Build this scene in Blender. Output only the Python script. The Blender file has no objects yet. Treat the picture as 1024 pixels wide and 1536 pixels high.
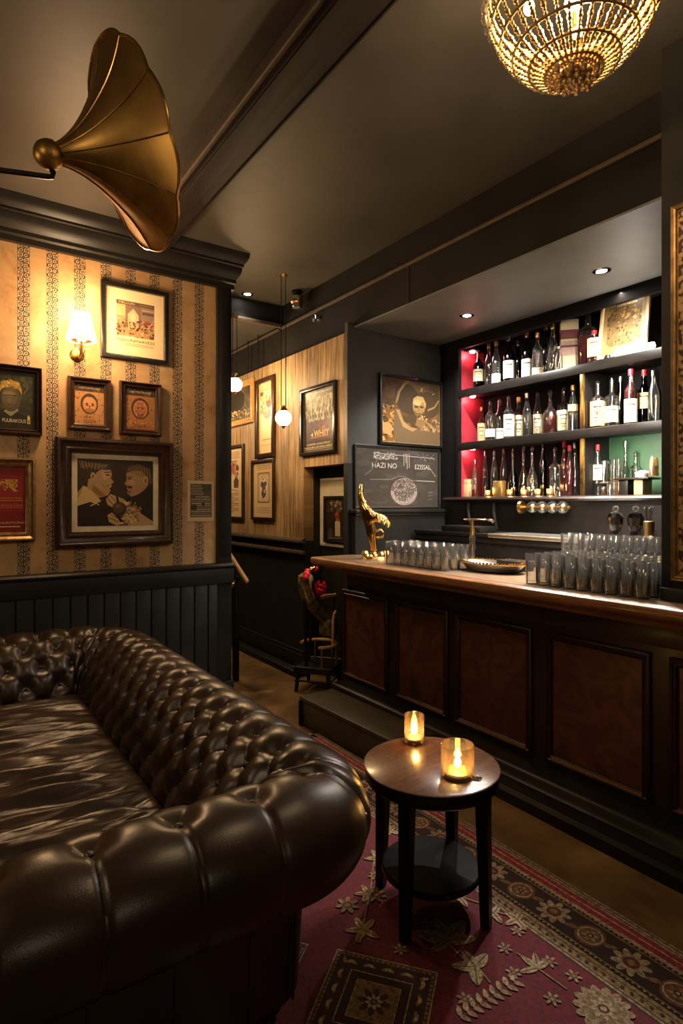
import bpy, bmesh, math, random
import numpy as np
from mathutils import Vector, Matrix
R = math.radians
PI = math.pi
random.seed(7)
SC = bpy.context.scene
COL = SC.collection
FPX = 880.0          # focal length in photo pixels (photo 1024 x 1536)
HOR = 755.0          # horizon row
EYE = 1.5
RX, RY = 0.8223, -0.5690     # camera right (world x, y)
FX, FY = 0.5690, 0.8223      # camera forward

def on(px, py=None, X=None, Y=None, Z=None):
    """where the sight line through a photo pixel meets a real plane of the room"""
    u = (px - 512.0) / FPX
    if X is not None: d = X / (FX + RX * u)
    elif Y is not None: d = Y / (FY + RY * u)
    else: d = (Z - EYE) / ((HOR - py) / FPX)
    z = Z if Z is not None else (EYE + (HOR - py) / FPX * d if py is not None else None)
    return (FX + RX * u) * d, (FY + RY * u) * d, z

# ------------------------------------------------------------------ materials
class NT:
    def __init__(self, name):
        self.mat = bpy.data.materials.new(name); self.mat.use_nodes = True
        self.t = self.mat.node_tree; self.n = self.t.nodes; self.l = self.t.links
        self.b = self.n['Principled BSDF']; self.out = self.n['Material Output']
    def new(self, typ, **kw):
        nd = self.n.new(typ)
        for k, v in kw.items(): setattr(nd, k, v)
        return nd
    def put(self, sock, v):
        if isinstance(v, bpy.types.NodeSocket): self.l.new(v, sock)
        elif v is not None:
            if sock.type == 'RGBA' and len(v) == 3: v = (*v, 1)
            sock.default_value = v
    def m(self, op, a, b=None, c=None, clamp=False):
        nd = self.new('ShaderNodeMath', operation=op); nd.use_clamp = clamp
        self.put(nd.inputs[0], a)
        if b is not None: self.put(nd.inputs[1], b)
        if c is not None: self.put(nd.inputs[2], c)
        return nd.outputs[0]
    def coord(self, which='Object'):
        return self.new('ShaderNodeTexCoord').outputs[which]
    def xyz(self, v):
        s = self.new('ShaderNodeSeparateXYZ'); self.put(s.inputs[0], v); return s.outputs
    def vec(self, x, y, z):
        s = self.new('ShaderNodeCombineXYZ')
        for i, q in enumerate((x, y, z)): self.put(s.inputs[i], q)
        return s.outputs[0]
    def scale(self, v, sc):
        nd = self.new('ShaderNodeVectorMath', operation='MULTIPLY'); self.put(nd.inputs[0], v); nd.inputs[1].default_value = sc
        return nd.outputs[0]
    def noise(self, v, scale=5, detail=4, rough=.55, dist=0):
        nd = self.new('ShaderNodeTexNoise'); self.put(nd.inputs['Vector'], v)
        nd.inputs['Scale'].default_value = scale; nd.inputs['Detail'].default_value = detail
        nd.inputs['Roughness'].default_value = rough; nd.inputs['Distortion'].default_value = dist
        return nd.outputs[0]
    def vor(self, v, scale=5, feature='F1'):
        nd = self.new('ShaderNodeTexVoronoi', feature=feature); self.put(nd.inputs['Vector'], v)
        nd.inputs['Scale'].default_value = scale; return nd.outputs[0]
    def ramp(self, f, stops):
        nd = self.new('ShaderNodeValToRGB'); self.put(nd.inputs[0], f)
        e = nd.color_ramp.elements
        while len(e) < len(stops): e.new(.5)
        for i, (p, c) in enumerate(stops):
            e[i].position = p; e[i].color = (*c, 1) if len(c) == 3 else c
        return nd.outputs[0]
    def mix(self, f, a, b):
        nd = self.new('ShaderNodeMix', data_type='RGBA'); self.put(nd.inputs[0], f)
        self.put(nd.inputs[6], a); self.put(nd.inputs[7], b); return nd.outputs[2]
    def bump(self, h, strength=.3, dist=.01):
        nd = self.new('ShaderNodeBump'); nd.inputs['Strength'].default_value = strength
        nd.inputs['Distance'].default_value = dist; self.put(nd.inputs['Height'], h)
        self.l.new(nd.outputs[0], self.b.inputs['Normal'])
    def set(self, **kw):
        names = dict(col='Base Color', rough='Roughness', metal='Metallic', spec='Specular IOR Level', coat='Coat Weight',
                     coatr='Coat Roughness', trans='Transmission Weight', ior='IOR', em='Emission Color', ems='Emission Strength',
                     sheen='Sheen Weight')
        for k, v in kw.items(): self.put(self.b.inputs[names[k]], v)
        return self

def simple(name, col, rough=.5, metal=0, var=.25, nscale=14, bump=0, **kw):
    t = NT(name); o = t.coord()
    n = t.noise(o, nscale, 4)
    lo = tuple(c * (1 - var) for c in col); hi = tuple(min(1, c * (1 + var)) for c in col)
    t.set(col=t.ramp(n, [(.3, lo), (.7, hi)]), metal=metal, **kw)
    t.set(rough=t.m('MULTIPLY_ADD', n, .25 * rough, rough * .87))
    if bump: t.bump(t.noise(o, nscale * 6, 3), bump, .004)
    return t.mat

def glow(name, col, strength):
    t = NT(name); t.set(col=col, em=col, ems=strength, rough=.4); return t.mat

def thin_glass(name, tint=(1, 1, 1), rough=.03, edge=.9, base=.05, gloss=(1, 1, 1), haze=0):
    """thin clear glass wall: lets light through, reflects more at grazing angles"""
    t = NT(name); t.n.remove(t.b)
    lw = t.new('ShaderNodeLayerWeight'); lw.inputs['Blend'].default_value = .3
    f = t.m('MULTIPLY_ADD', lw.outputs['Fresnel'], edge, base, clamp=True)
    tr = t.new('ShaderNodeBsdfTransparent'); t.put(tr.inputs[0], tint)
    gl = t.new('ShaderNodeBsdfGlossy'); t.put(gl.inputs[0], gloss); gl.inputs['Roughness'].default_value = rough
    mx = t.new('ShaderNodeMixShader'); t.put(mx.inputs[0], f); t.l.new(tr.outputs[0], mx.inputs[1]); t.l.new(gl.outputs[0], mx.inputs[2])
    res = mx.outputs[0]
    if haze:                       # pale diffuse haze mixed in to brighten the dark glass
        df = t.new('ShaderNodeBsdfTranslucent'); df.inputs[0].default_value = (.9, .88, .84, 1)
        d2 = t.new('ShaderNodeBsdfDiffuse'); d2.inputs[0].default_value = (.9, .88, .84, 1)
        ad = t.new('ShaderNodeMixShader'); ad.inputs[0].default_value = .5; t.l.new(df.outputs[0], ad.inputs[1]); t.l.new(d2.outputs[0], ad.inputs[2])
        m2 = t.new('ShaderNodeMixShader'); m2.inputs[0].default_value = haze; t.l.new(res, m2.inputs[1]); t.l.new(ad.outputs[0], m2.inputs[2]); res = m2.outputs[0]
    t.l.new(res, t.out.inputs[0]); return t.mat

def wood(name, dark, light, rough=.35, scale=(1, 12, 12), coat=.2, bump=.06):
    t = NT(name); t.set(spec=.35); v = t.scale(t.coord(), scale)
    n = t.noise(v, 4, 6, .6, .6); n2 = t.noise(v, 16, 3)
    f = t.m('MULTIPLY_ADD', n2, .3, t.m('MULTIPLY', n, .7))
    t.set(col=t.ramp(f, [(.32, dark), (.68, light)]), rough=t.m('MULTIPLY_ADD', n2, .2, rough - .1), coat=coat, coatr=.15)
    t.bump(f, bump, .01); return t.mat

M = {}
def mk_materials():
    M['paint'] = simple('dark_paint', (.018, .0170, .015), .55, spec=.22, var=.2, nscale=4, bump=.04)
    M['paint_sheen'] = simple('dark_satin_paint', (.015, .0135, .012), .38, spec=.3, var=.2, nscale=6, bump=.03)
    M['wains'] = simple('charcoal_wainscot_paint', (.0145, .0148, .0142), .45, spec=.3, var=.25, nscale=5, bump=.03)
    M['header'] = simple('header_black_paint', (.016, .0135, .011), .55, spec=.2, var=.2, nscale=3, bump=.03)
    M['grey'] = simple('slate_grey_paint', (.056, .054, .049), .6, var=.18, nscale=3, bump=.04)
    M['alcove'] = simple('alcove_ceiling_paint', (.19, .19, .18), .5, var=.22, nscale=2.2, bump=.05)
    M['ceil'] = simple('ceiling_grey_plaster', (.066, .057, .046), .5, spec=.3, var=.28, nscale=1.6, bump=.05)
    M['trimline'] = simple('brown_trim_strip', (.085, .058, .036), .55)
    M['cornice'] = simple('black_cornice_paint', (.014, .0115, .009), .42, spec=.3, var=.2, nscale=5)
    M['black'] = simple('black_lacquer', (.010, .008, .007), .36, var=.2, spec=.25)
    M['blackmatt'] = simple('matt_black', (.006, .005, .005), .75, spec=.12, var=.2)
    M['mahog'] = wood('dark_mahogany', (.010, .0042, .003), (.026, .0105, .0065), .40, (12, 1, 12), coat=.05)
    M['barwood'] = wood('polished_bar_top_wood', (.12, .05, .02), (.33, .16, .07), .3, (14, 1.2, 14), coat=.35)
    M['framewood'] = wood('dark_frame_wood', (.018, .009, .005), (.06, .026, .012), .32, (6, 6, 6))
    M['frameblack'] = simple('black_frame', (.012, .010, .009), .3, var=.2, coat=.3)
    M['gilt'] = simple('dull_gilt', (.36, .22, .09), .38, .8, var=.35, nscale=30)
    M['brass'] = simple('aged_brass', (.55, .34, .11), .28, 1, var=.25, nscale=10)
    M['gold'] = simple('polished_gold', (.85, .50, .14), .16, 1, var=.2, nscale=25)
    M['chrome'] = simple('chrome', (.75, .72, .68), .12, 1, var=.05)
    M['steel'] = simple('brushed_steel', (.72, .69, .63), .3, 1, var=.1, nscale=30)
    M['paper'] = simple('cream_paper', (.66, .56, .40), .7, var=.12, nscale=9)
    M['white'] = simple('white_paint', (.75, .73, .68), .5, var=.05)
    M['tablewood'] = wood('side_table_top_wood', (.07, .028, .012), (.16, .07, .03), .3, (3, 10, 10), coat=.5)
    M['railwood'] = wood('honey_rail_wood', (.42, .22, .07), (.70, .42, .15), .3, (4, 4, 14), coat=.4)
    M['red'] = simple('red_paint', (.40, .03, .05), .5, var=.15)
    M['green'] = simple('green_paint', (.035, .10, .045), .6, var=.15)
    M['redplastic'] = simple('red_cap_plastic', (.60, .02, .03), .3, var=.1)
    M['goldcap'] = simple('gold_foil_cap', (.75, .50, .18), .3, .9, var=.1)
    M['blackcap'] = simple('black_cap', (.015, .015, .015), .35)
    M['cork'] = simple('cork_stopper', (.45, .27, .13), .7)
    M['silvercap'] = simple('silver_cap', (.7, .7, .7), .25, 1, var=.08)
    M['glass'] = thin_glass('clear_glass', (.97, .97, .96), .03, .9, .09, haze=.014)
    M['bglass'] = thin_glass('bottle_glass', (.92, .93, .90), .03, .9, .09, haze=.012)
    M['gglass'] = thin_glass('green_bottle_glass', (.12, .20, .08), .05, .8, .06)
    M['dglass'] = thin_glass('dark_bottle_glass', (.10, .06, .04), .05, .8, .06)
    M['aglass'] = thin_glass('amber_candle_glass', (1.0, .86, .62), .10, .7, .08, (1, .88, .66), haze=.035)
    for nm, c in dict(amber=(.65, .26, .04), redliq=(.62, .03, .03), whisky=(.60, .33, .07), clear=(.85, .85, .82), dark=(.05, .02, .015)).items():
        t = NT(nm + '_liquor'); n = t.noise(t.coord(), 20, 2)
        t.set(col=t.mix(t.m('MULTIPLY', n, .3), c, tuple(q * .7 for q in c)), rough=.1, trans=.85 if nm != 'clear' else .97, ior=1.34); M[nm] = t.mat
    M['bulb'] = glow('warm_bulb_glass', (1.0, .62, .25), 30)
    M['globe'] = glow('lit_opal_globe', (1.0, .74, .40), 14)
    M['shade'] = glow('lit_lamp_shade', (1.0, .66, .30), 6)
    M['spot'] = glow('lit_downlight', (1.0, .95, .88), 30)
    M['redspot'] = glow('lit_red_downlight', (1.0, .35, .35), 25)
    M['strip'] = glow('lit_white_lamp', (1.0, .96, .90), 14)
    M['flame'] = glow('candle_flame', (1.0, .66, .26), 90)
    M['wax'] = simple('candle_wax', (.42, .26, .10), .5, var=.1)
    # picture prints: the ink colours are carried by the mesh
    t = NT('printed_picture'); a = t.new('ShaderNodeAttribute'); a.attribute_name = 'Ink'
    n = t.noise(t.coord(), 60, 3)
    t.set(col=t.mix(t.m('MULTIPLY', n, .35), a.outputs['Color'], t.mix(.5, a.outputs['Color'], (.20, .13, .07))), rough=.42, spec=.28); M['ink'] = t.mat
    # leather
    t = NT('brown_chesterfield_leather'); o = t.coord()
    n = t.noise(o, 5, 5, .6); f = t.vor(o, 260)
    t.set(col=t.ramp(n, [(.3, (.0155, .0075, .0034)), (.72, (.045, .0215, .0098))]), rough=t.m('MULTIPLY_ADD', n, .18, .25), spec=.55, coat=.10, coatr=.3)
    t.bump(t.m('MULTIPLY_ADD', f, .5, t.noise(o, 40, 4)), .10, .003); M['leather'] = t.mat
    t = NT('brown_cushion_leather'); o = t.coord()
    n = t.noise(o, 4, 5, .6); w = t.noise(t.scale(o, (1.2, 9, 1)), 3.2, 4, .55, .8)
    t.set(col=t.ramp(n, [(.3, (.020, .009, .0045)), (.72, (.048, .022, .011))]), rough=t.m('MULTIPLY_ADD', n, .16, .26), spec=.55, coat=.12, coatr=.25)
    t.bump(t.m('MULTIPLY_ADD', t.noise(o, 60, 3), .10, w), .20, .03); M['cushion'] = t.mat
    # wallpaper: mottled tan with vertical scrollwork bands
    t = NT('tan_wallpaper_with_scroll_bands'); o = t.coord(); x, y, z = t.xyz(o)
    wob = t.noise(o, 30, 2)
    xs = t.m('ADD', x, t.m('MULTIPLY_ADD', wob, .006, -.003))
    k = t.m('DIVIDE', t.m('SUBTRACT', xs, .458), .165)
    fu = t.m('SUBTRACT', t.m('FRACT', t.m('ADD', k, 50.5)), .5)
    u = t.m('DIVIDE', t.m('MULTIPLY', fu, .165), .034)
    v = t.m('DIVIDE', z, .062)
    def ring(uc, ph, rad, wd):
        dv = t.m('MULTIPLY', t.m('SUBTRACT', t.m('FRACT', t.m('ADD', v, ph)), .5), 1.8)
        du = t.m('SUBTRACT', u, uc)
        r = t.m('SQRT', t.m('ADD', t.m('MULTIPLY', du, du), t.m('MULTIPLY', dv, dv)))
        return t.m('LESS_THAN', t.m('ABSOLUTE', t.m('SUBTRACT', r, rad)), wd)
    pat = ring(.42, .0, .42, .11)
    for a in ((-.42, .5, .42, .11), (.42, .0, .0, .17), (-.42, .5, .0, .17), (-.55, .0, .20, .09), (.55, .5, .20, .09), (0., .25, .16, .10), (0., .75, .16, .10)):
        pat = t.m('MAXIMUM', pat, ring(*a))
    au = t.m('ABSOLUTE', u)
    inb = t.m('LESS_THAN', au, .95)
    edge = t.m('LESS_THAN', t.m('ABSOLUTE', t.m('SUBTRACT', au, .97)), .05)
    pat = t.m('MAXIMUM', t.m('MULTIPLY', pat, inb), edge)
    worn = t.m('GREATER_THAN', t.noise(o, 90, 3), .40)
    pat = t.m('MULTIPLY', pat, worn)
    base = t.ramp(t.noise(o, 4.2, 7, .70, .5), [(.28, (.27, .125, .044)), (.44, (.42, .235, .098)), (.58, (.47, .285, .130)), (.74, (.58, .39, .20))])
    base = t.mix(t.m('MULTIPLY', inb, .35), base, (.52, .38, .22))
    t.set(col=t.mix(t.m('MULTIPLY', pat, .95), base, (.022, .013, .009)), rough=.62)
    t.bump(t.noise(o, 40, 4), .08, .004); M['wallpaper'] = t.mat
    # vertical grain timber boarding
    t = NT('tan_timber_boarding'); o = t.coord(); x, y, z = t.xyz(o)
    g = t.noise(t.vec(0., t.m('MULTIPLY', y, 15), t.m('MULTIPLY', z, .8)), 2.2, 8, .74, .6)
    g2 = t.noise(o, 2.0, 3)
    seam = t.m('LESS_THAN', t.m('FRACT', t.m('DIVIDE', y, .19)), .02)
    c = t.ramp(t.m('MULTIPLY_ADD', g2, .25, t.m('MULTIPLY', g, .8)), [(.40, (.07, .032, .010)), (.48, (.23, .125, .045)), (.56, (.38, .235, .10)), (.66, (.50, .33, .16))])
    t.set(col=t.mix(t.m('MULTIPLY', seam, .6), c, (.06, .03, .012)), rough=.55); t.bump(g, .2, .006); M['boards'] = t.mat
    # floor
    t = NT('polished_brown_concrete'); o = t.coord()
    n = t.noise(o, 2.0, 8, .65, .4); n2 = t.noise(o, 9, 4)
    t.set(col=t.ramp(n, [(.3, (.055, .030, .012)), (.52, (.18, .105, .042)), (.72, (.32, .205, .09))]), rough=t.m('MULTIPLY_ADD', n2, .3, .2)); t.bump(n2, .05, .004); M['floor'] = t.mat
    # bar panels: dark red burl
    t = NT('burgundy_burl_panel'); o = t.coord()
    n = t.noise(o, 6, 8, .7, 1.6)
    t.set(col=t.ramp(n, [(.3, (.022, .006, .004)), (.52, (.075, .022, .012)), (.72, (.12, .042, .022))]), rough=.42, coat=.1); t.bump(n, .12, .006); M['burl'] = t.mat
    # gilt pattern panel
    t = NT('gilt_damask_pattern'); o = t.coord()
    n = t.vor(t.mix(.05, o, t.new('ShaderNodeTexNoise').outputs[1]), 60, 'SMOOTH_F1')
    t.set(col=t.ramp(n, [(.25, (.42, .27, .11)), (.42, (.30, .18, .07)), (.5, (.05, .018, .010))]), rough=.45, metal=.35); t.bump(n, .3, .004); M['damask'] = t.mat
    # carpet ink
    t = NT('woven_wool_rug'); a = t.new('ShaderNodeAttribute'); a.attribute_name = 'Ink'; o = t.coord()
    n = t.noise(o, 170, 2); n2 = t.noise(o, 7, 4)
    n3 = t.noise(o, 75, 3, .7)
    c = t.mix(t.ramp(n3, [(.36, (.75, .75, .75)), (.62, (.08, .08, .08))]), a.outputs['Color'], (.032, .007, .008))
    t.set(col=t.mix(t.m('MULTIPLY', n2, .25), c, (.05, .02, .015)), rough=.92); t.bump(n, .35, .004); M['rug'] = t.mat
    t = NT('trunk_leather'); o = t.coord(); n = t.noise(o, 4, 6, .65)
    t.set(col=t.ramp(n, [(.3, (.018, .014, .007)), (.7, (.062, .048, .026))]), rough=.45); t.bump(n, .1, .01); M['trunk'] = t.mat
    t = NT('olive_gold_cloth'); o = t.coord(); n = t.noise(o, 26, 5, .6)
    t.set(col=t.ramp(n, [(.35, (.05, .035, .012)), (.68, (.30, .21, .07))]), rough=.4, metal=.3); t.bump(n, .3, .008); M['olive'] = t.mat
    t = NT('slate_chalkboard'); o = t.coord(); n = t.noise(t.scale(o, (1, 1, 5)), 4, 7, .65)
    t.set(col=t.ramp(n, [(.38, (.030, .030, .030)), (.72, (.12, .115, .11))]), rough=.5); M['slate'] = t.mat
mk_materials()

# ------------------------------------------------------------------ mesh builder
def frame_of(p0, p1):
    d = (Vector(p1) - Vector(p0)); L = d.length
    return Matrix.Translation(p0) @ d.to_track_quat('Z', 'Y').to_matrix().to_4x4(), L

class MB:
    def __init__(self): self.V = []; self.F = []; self.mi = []; self.cur = 0
    def mat(self, i): self.cur = i; return self
    def add(self, vs, fs):
        b = len(self.V); self.V += [tuple(v) for v in vs]; self.F += [tuple(b + i for i in f) for f in fs]; self.mi += [self.cur] * len(fs); return self
    def from_bm(self, bm, mtx=None):
        bm.verts.index_update()
        vs = [(mtx @ v.co) if mtx else v.co.copy() for v in bm.verts]
        fs = [[v.index for v in f.verts] for f in bm.faces]
        bm.free(); return self.add(vs, fs)
    def box(self, x0, x1, y0, y1, z0, z1, bev=0, seg=2, mtx=None):
        bm = bmesh.new(); bmesh.ops.create_cube(bm, size=1)
        for v in bm.verts:
            v.co = Vector(((x0 + x1) / 2 + v.co.x * (x1 - x0), (y0 + y1) / 2 + v.co.y * (y1 - y0), (z0 + z1) / 2 + v.co.z * (z1 - z0)))
        if bev: bmesh.ops.bevel(bm, geom=list(bm.edges), offset=min(bev, .45 * min(abs(x1 - x0), abs(y1 - y0), abs(z1 - z0))), segments=seg, profile=.5, affect='EDGES')
        return self.from_bm(bm, mtx)
    def lathe(self, prof, c=(0, 0, 0), n=24, mtx=None, ax=(1, 1), caps=True):
        """prof: list of (radius, z) turned round a vertical axis"""
        vs = []; fs = []
        T = Matrix.Translation(c) if mtx is None else mtx
        for r, z in prof:
            for i in range(n):
                a = 2 * PI * i / n; vs.append(T @ Vector((r * math.cos(a) * ax[0], r * math.sin(a) * ax[1], z)))
        for j in range(len(prof) - 1):
            for i in range(n):
                k = (i + 1) % n; fs.append((j * n + i, j * n + k, (j + 1) * n + k, (j + 1) * n + i))
        if caps and prof[0][0] > 1e-6: fs.append(tuple(reversed(range(n))))
        if caps and prof[-1][0] > 1e-6: fs.append(tuple((len(prof) - 1) * n + i for i in range(n)))
        return self.add(vs, fs)
    def cyl(self, p0, p1, r0, r1=None, n=16):
        m, L = frame_of(p0, p1); return self.lathe([(r0, 0), (r0 if r1 is None else r1, L)], n=n, mtx=m)
    def ball(self, c, r, n=16, sc=(1, 1, 1)):
        pr = [(max(1e-7, r * math.sin(PI * i / (n // 2))), -r * math.cos(PI * i / (n // 2))) for i in range(n // 2 + 1)]
        return self.lathe([(a, b * sc[2]) for a, b in pr], c, n, ax=sc[:2])
    def tube(self, pts, r, n=8, closed=False):
        pts = [Vector(p) for p in pts]; N = len(pts); vs = []; fs = []
        rr = r if isinstance(r, (list, tuple)) else [r] * N
        up = None
        for i, p in enumerate(pts):
            t = (pts[(i + 1) % N] - pts[i - 1]) if closed else (pts[min(i + 1, N - 1)] - pts[max(i - 1, 0)])
            t = t.normalized() if t.length > 1e-9 else Vector((0, 0, 1))
            if up is None: up = Vector((0, 0, 1)) if abs(t.z) < .9 else Vector((1, 0, 0))
            a = (up - t * up.dot(t)); a = a.normalized() if a.length > 1e-6 else t.orthogonal().normalized(); up = a; b = t.cross(a)
            for k in range(n):
                th = 2 * PI * k / n; vs.append(p + (a * math.cos(th) + b * math.sin(th)) * rr[i])
        for i in range(N if closed else N - 1):
            j = (i + 1) % N
            for k in range(n):
                l = (k + 1) % n; fs.append((i * n + k, i * n + l, j * n + l, j * n + k))
        if not closed: fs += [tuple(reversed(range(n))), tuple((N - 1) * n + k for k in range(n))]
        return self.add(vs, fs)
    def sweep_rect(self, w, h, prof):
        """mitred picture-frame moulding in the x-z plane; prof = closed loop of (inset from the outer edge, depth towards -y)"""
        vs = []; fs = []; n = len(prof)
        for sx, sz in ((-1, -1), (1, -1), (1, 1), (-1, 1)):
            for o, d in prof: vs.append((sx * (w / 2 - o), -d, sz * (h / 2 - o)))
        for c in range(4):
            e = (c + 1) % 4
            for i in range(n):
                j = (i + 1) % n; fs.append((c * n + i, c * n + j, e * n + j, e * n + i))
        return self.add(vs, fs)
    def extrude_y(self, prof, y0, y1):
        """prof: closed loop of (x, z)"""
        n = len(prof); vs = [(x, y0, z) for x, z in prof] + [(x, y1, z) for x, z in prof]
        fs = [(i, (i + 1) % n, n + (i + 1) % n, n + i) for i in range(n)] + [tuple(reversed(range(n))), tuple(range(n, 2 * n))]
        return self.add(vs, fs)
    def extrude_x(self, prof, x0, x1):
        n = len(prof); vs = [(x0, y, z) for y, z in prof] + [(x1, y, z) for y, z in prof]
        fs = [(i, (i + 1) % n, n + (i + 1) % n, n + i) for i in range(n)] + [tuple(reversed(range(n))), tuple(range(n, 2 * n))]
        return self.add(vs, fs)
    def mesh(self, name, mats, smooth=True, angle=35):
        me = bpy.data.meshes.new(name); me.from_pydata(self.V, [], self.F)
        for m in (mats if isinstance(mats, (list, tuple)) else [mats]): me.materials.append(M[m] if isinstance(m, str) else m)
        me.polygons.foreach_set('material_index', self.mi)
        bm = bmesh.new(); bm.from_mesh(me); bmesh.ops.recalc_face_normals(bm, faces=bm.faces); bm.to_mesh(me); bm.free()
        if smooth:
            me.polygons.foreach_set('use_smooth', [True] * len(me.polygons)); me.set_sharp_from_angle(angle=R(angle))
        me.update(); return me
    def build(self, name, mats, parent=None, smooth=True, angle=35, label=None):
        o = bpy.data.objects.new(name, self.mesh(name, mats, smooth, angle)); COL.objects.link(o); o.parent = parent
        if label: o['label'] = label
        return o

def tag(o, label, cat, group=None, kind=None):
    o['label'] = label; o['category'] = cat
    if group: o['group'] = group
    if kind: o['kind'] = kind
    return o
def thing(name, label, cat, loc=(0, 0, 0), rotz=0, group=None):
    o = bpy.data.objects.new(name, None); COL.objects.link(o); o.location = loc; o.rotation_euler = (0, 0, rotz)
    o.empty_display_size = .05
    return tag(o, label, cat, group)
def dup(root, loc, rotz=None, label=None):
    kids = list(root.children); r = root.copy(); COL.objects.link(r); r.location = loc
    if rotz is not None: r.rotation_euler = (0, 0, rotz)
    if label: r['label'] = label
    for ch in kids:
        c = ch.copy(); COL.objects.link(c); c.parent = r
        for g in ch.children:
            d = g.copy(); COL.objects.link(d); d.parent = c
    return r
def struct(name, mb, mats, label, cat, parent=None, smooth=True):
    o = mb.build(name, mats, parent, smooth)
    o['kind'] = 'structure'; o['label'] = label; o['category'] = cat
    return o
def light(name, kind, loc, power, col, radius=.05, aim=None, spot=None, blend=.5):
    d = bpy.data.lights.new(name, kind); d.energy = power; d.color = col
    if kind in ('POINT', 'SPOT'): d.shadow_soft_size = radius
    if kind == 'SPOT': d.spot_size = R(spot); d.spot_blend = blend
    o = bpy.data.objects.new(name, d); COL.objects.link(o); o.location = loc
    if aim is not None: o.rotation_euler = (Vector(aim) - Vector(loc)).to_track_quat('-Z', 'Y').to_euler()
    return o
# ------------------------------------------------------------------ camera
cd = bpy.data.cameras.new('camera'); cam = bpy.data.objects.new('camera', cd); COL.objects.link(cam)
cd.sensor_fit = 'HORIZONTAL'; cd.sensor_width = 36; cd.lens = FPX / 1024 * 36
cam.location = (0, 0, EYE); cam.rotation_euler = (R(90), 0, math.atan2(-FX, FY)); cd.shift_y = -(768 - HOR) / 1024
cd.clip_start = .02; SC.camera = cam

# ------------------------------------------------------------------ room shell
ZC = 3.38            # ceiling
YW = 4.19            # wallpaper wall
XE = 1.86            # its free end
XP = 2.65            # boarded wall beyond the passage
YG = 3.75            # slate-grey wall between passage and bar
XH = 2.72            # header over the bar alcove
ZA = 2.90            # alcove ceiling
XS = 3.65            # face of the bottle shelves
YR = -3.6            # room behind the photographer
XL = -1.9
m = MB().box(XL - .1, 4.1, YR - .1, 8.1, -.12, 0); struct('floor', m, 'floor', 'polished brown concrete floor between sofa and bar', 'floor')
m = MB().box(XL - .1, XH + .1, YR - .1, 4.95, ZC, ZC + .1); struct('ceiling', m, 'ceil', 'dark grey plaster ceiling over the lounge', 'ceiling')
m = MB().box(1.0, XH + .02, 4.95, 8.0, 3.20, 3.30); struct('ceiling_passage', m, 'ceil', 'lower brown ceiling over the passage', 'ceiling')
m = MB().box(1.0, XH + .02, 4.93, 4.96, 3.19, ZC); struct('trim_1', m, 'header', 'dark drop face where the passage ceiling steps down', 'trim')
m = MB().box(1.0, XH, 4.895, 4.93, 3.165, 3.20, .006); struct('trim_2', m, 'trimline', 'brown strip along the step of the passage ceiling', 'trim')
# wallpaper wall
m = MB().box(XL, XE - .02, YW, YW + .14, 0, ZC); struct('wall_far', m, 'wallpaper', 'tan wallpapered wall with vertical scrollwork bands', 'wall')
m = MB().box(XL - .1, XL, YR, YW + .1, 0, ZC); struct('wall_left', m, 'paint', 'dark wall of the lounge out of frame', 'wall')
m = MB().box(XL - .1, 4.1, YR - .1, YR, 0, ZC); struct('wall_rear', m, 'paint', 'dark wall behind the photographer', 'wall')
m = MB().box(1.0, 4.1, 8.0, 8.1, 0, ZC)
struct('wall_passage_end', m, 'paint', 'dark end wall of the passage', 'wall')
m = MB().box(1.0, 1.1, YW + .15, 8.0, 0, ZC)
struct('wall_passage_left', m, 'paint', 'dark wall closing the passage on its hidden side', 'wall')
# corner post at the free end of the wallpaper wall
m = MB().box(1.745, XE, YW - .03, YW + .17, 0, 3.14, .006); m.box(1.765, 1.84, YW - .037, YW - .02, 1.10, 3.10, .004)
struct('trim_3', m, 'paint_sheen', 'dark upright post at the free end of the wallpapered wall', 'trim')
# wainscot: cap, frieze and vertical boards
m = MB().box(XL, 1.745, YW - .02, YW - .005, .0, .90)
x = XL
while x < 1.74:
    m.box(x + .004, min(x + .101, 1.744), YW - .034, YW - .018, .14, .905, .005); x += .105
m.box(XL, XE + .012, YW - .045, YW - .004, .895, 1.02, .005)
m.box(XL, XE + .012, YW - .05, YW - .004, 0, .15, .006)
struct('trim_4', m, 'wains', 'charcoal wainscot of upright boards below the wallpaper', 'wainscot')
m = MB().extrude_x([(YW, 1.015), (YW - .06, 1.015), (YW - .066, 1.022), (YW - .066, 1.032), (YW - .055, 1.045), (YW - .02, 1.05), (YW, 1.05)], XL, XE + .016)
struct('trim_5', m, 'cornice', 'dark cap rail on top of the charcoal wainscot', 'trim')
# cornice with stepped mouldings, returned round the free end
prof = [(0, 3.13), (-.035, 3.13), (-.035, 3.165), (-.05, 3.175), (-.05, 3.20), (-.062, 3.215), (-.085, 3.235), (-.098, 3.262), (-.10, 3.285),
        (-.115, 3.29), (-.115, 3.305), (-.14, 3.325), (-.158, 3.35), (-.165, 3.38), (0, 3.38)]
m = MB()
vs = []; fs = []; n = len(prof)
for (x, sx) in ((XL, 0), (XE, 1)):
    for o, z in prof: vs.append((x - sx * o * .55, YW + o, z))
for o, z in prof: vs.append((XE - o * .55, YW + .16, z))
for c in range(2):
    for i in range(n): fs.append((c * n + i, c * n + (i + 1) % n, (c + 1) * n + (i + 1) % n, (c + 1) * n + i))
fs += [tuple(range(n)), tuple(range(2 * n, 3 * n))]
m.add(vs, fs); struct('trim_6', m, 'cornice', 'deep black stepped cornice above the wallpaper', 'cornice')
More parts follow.
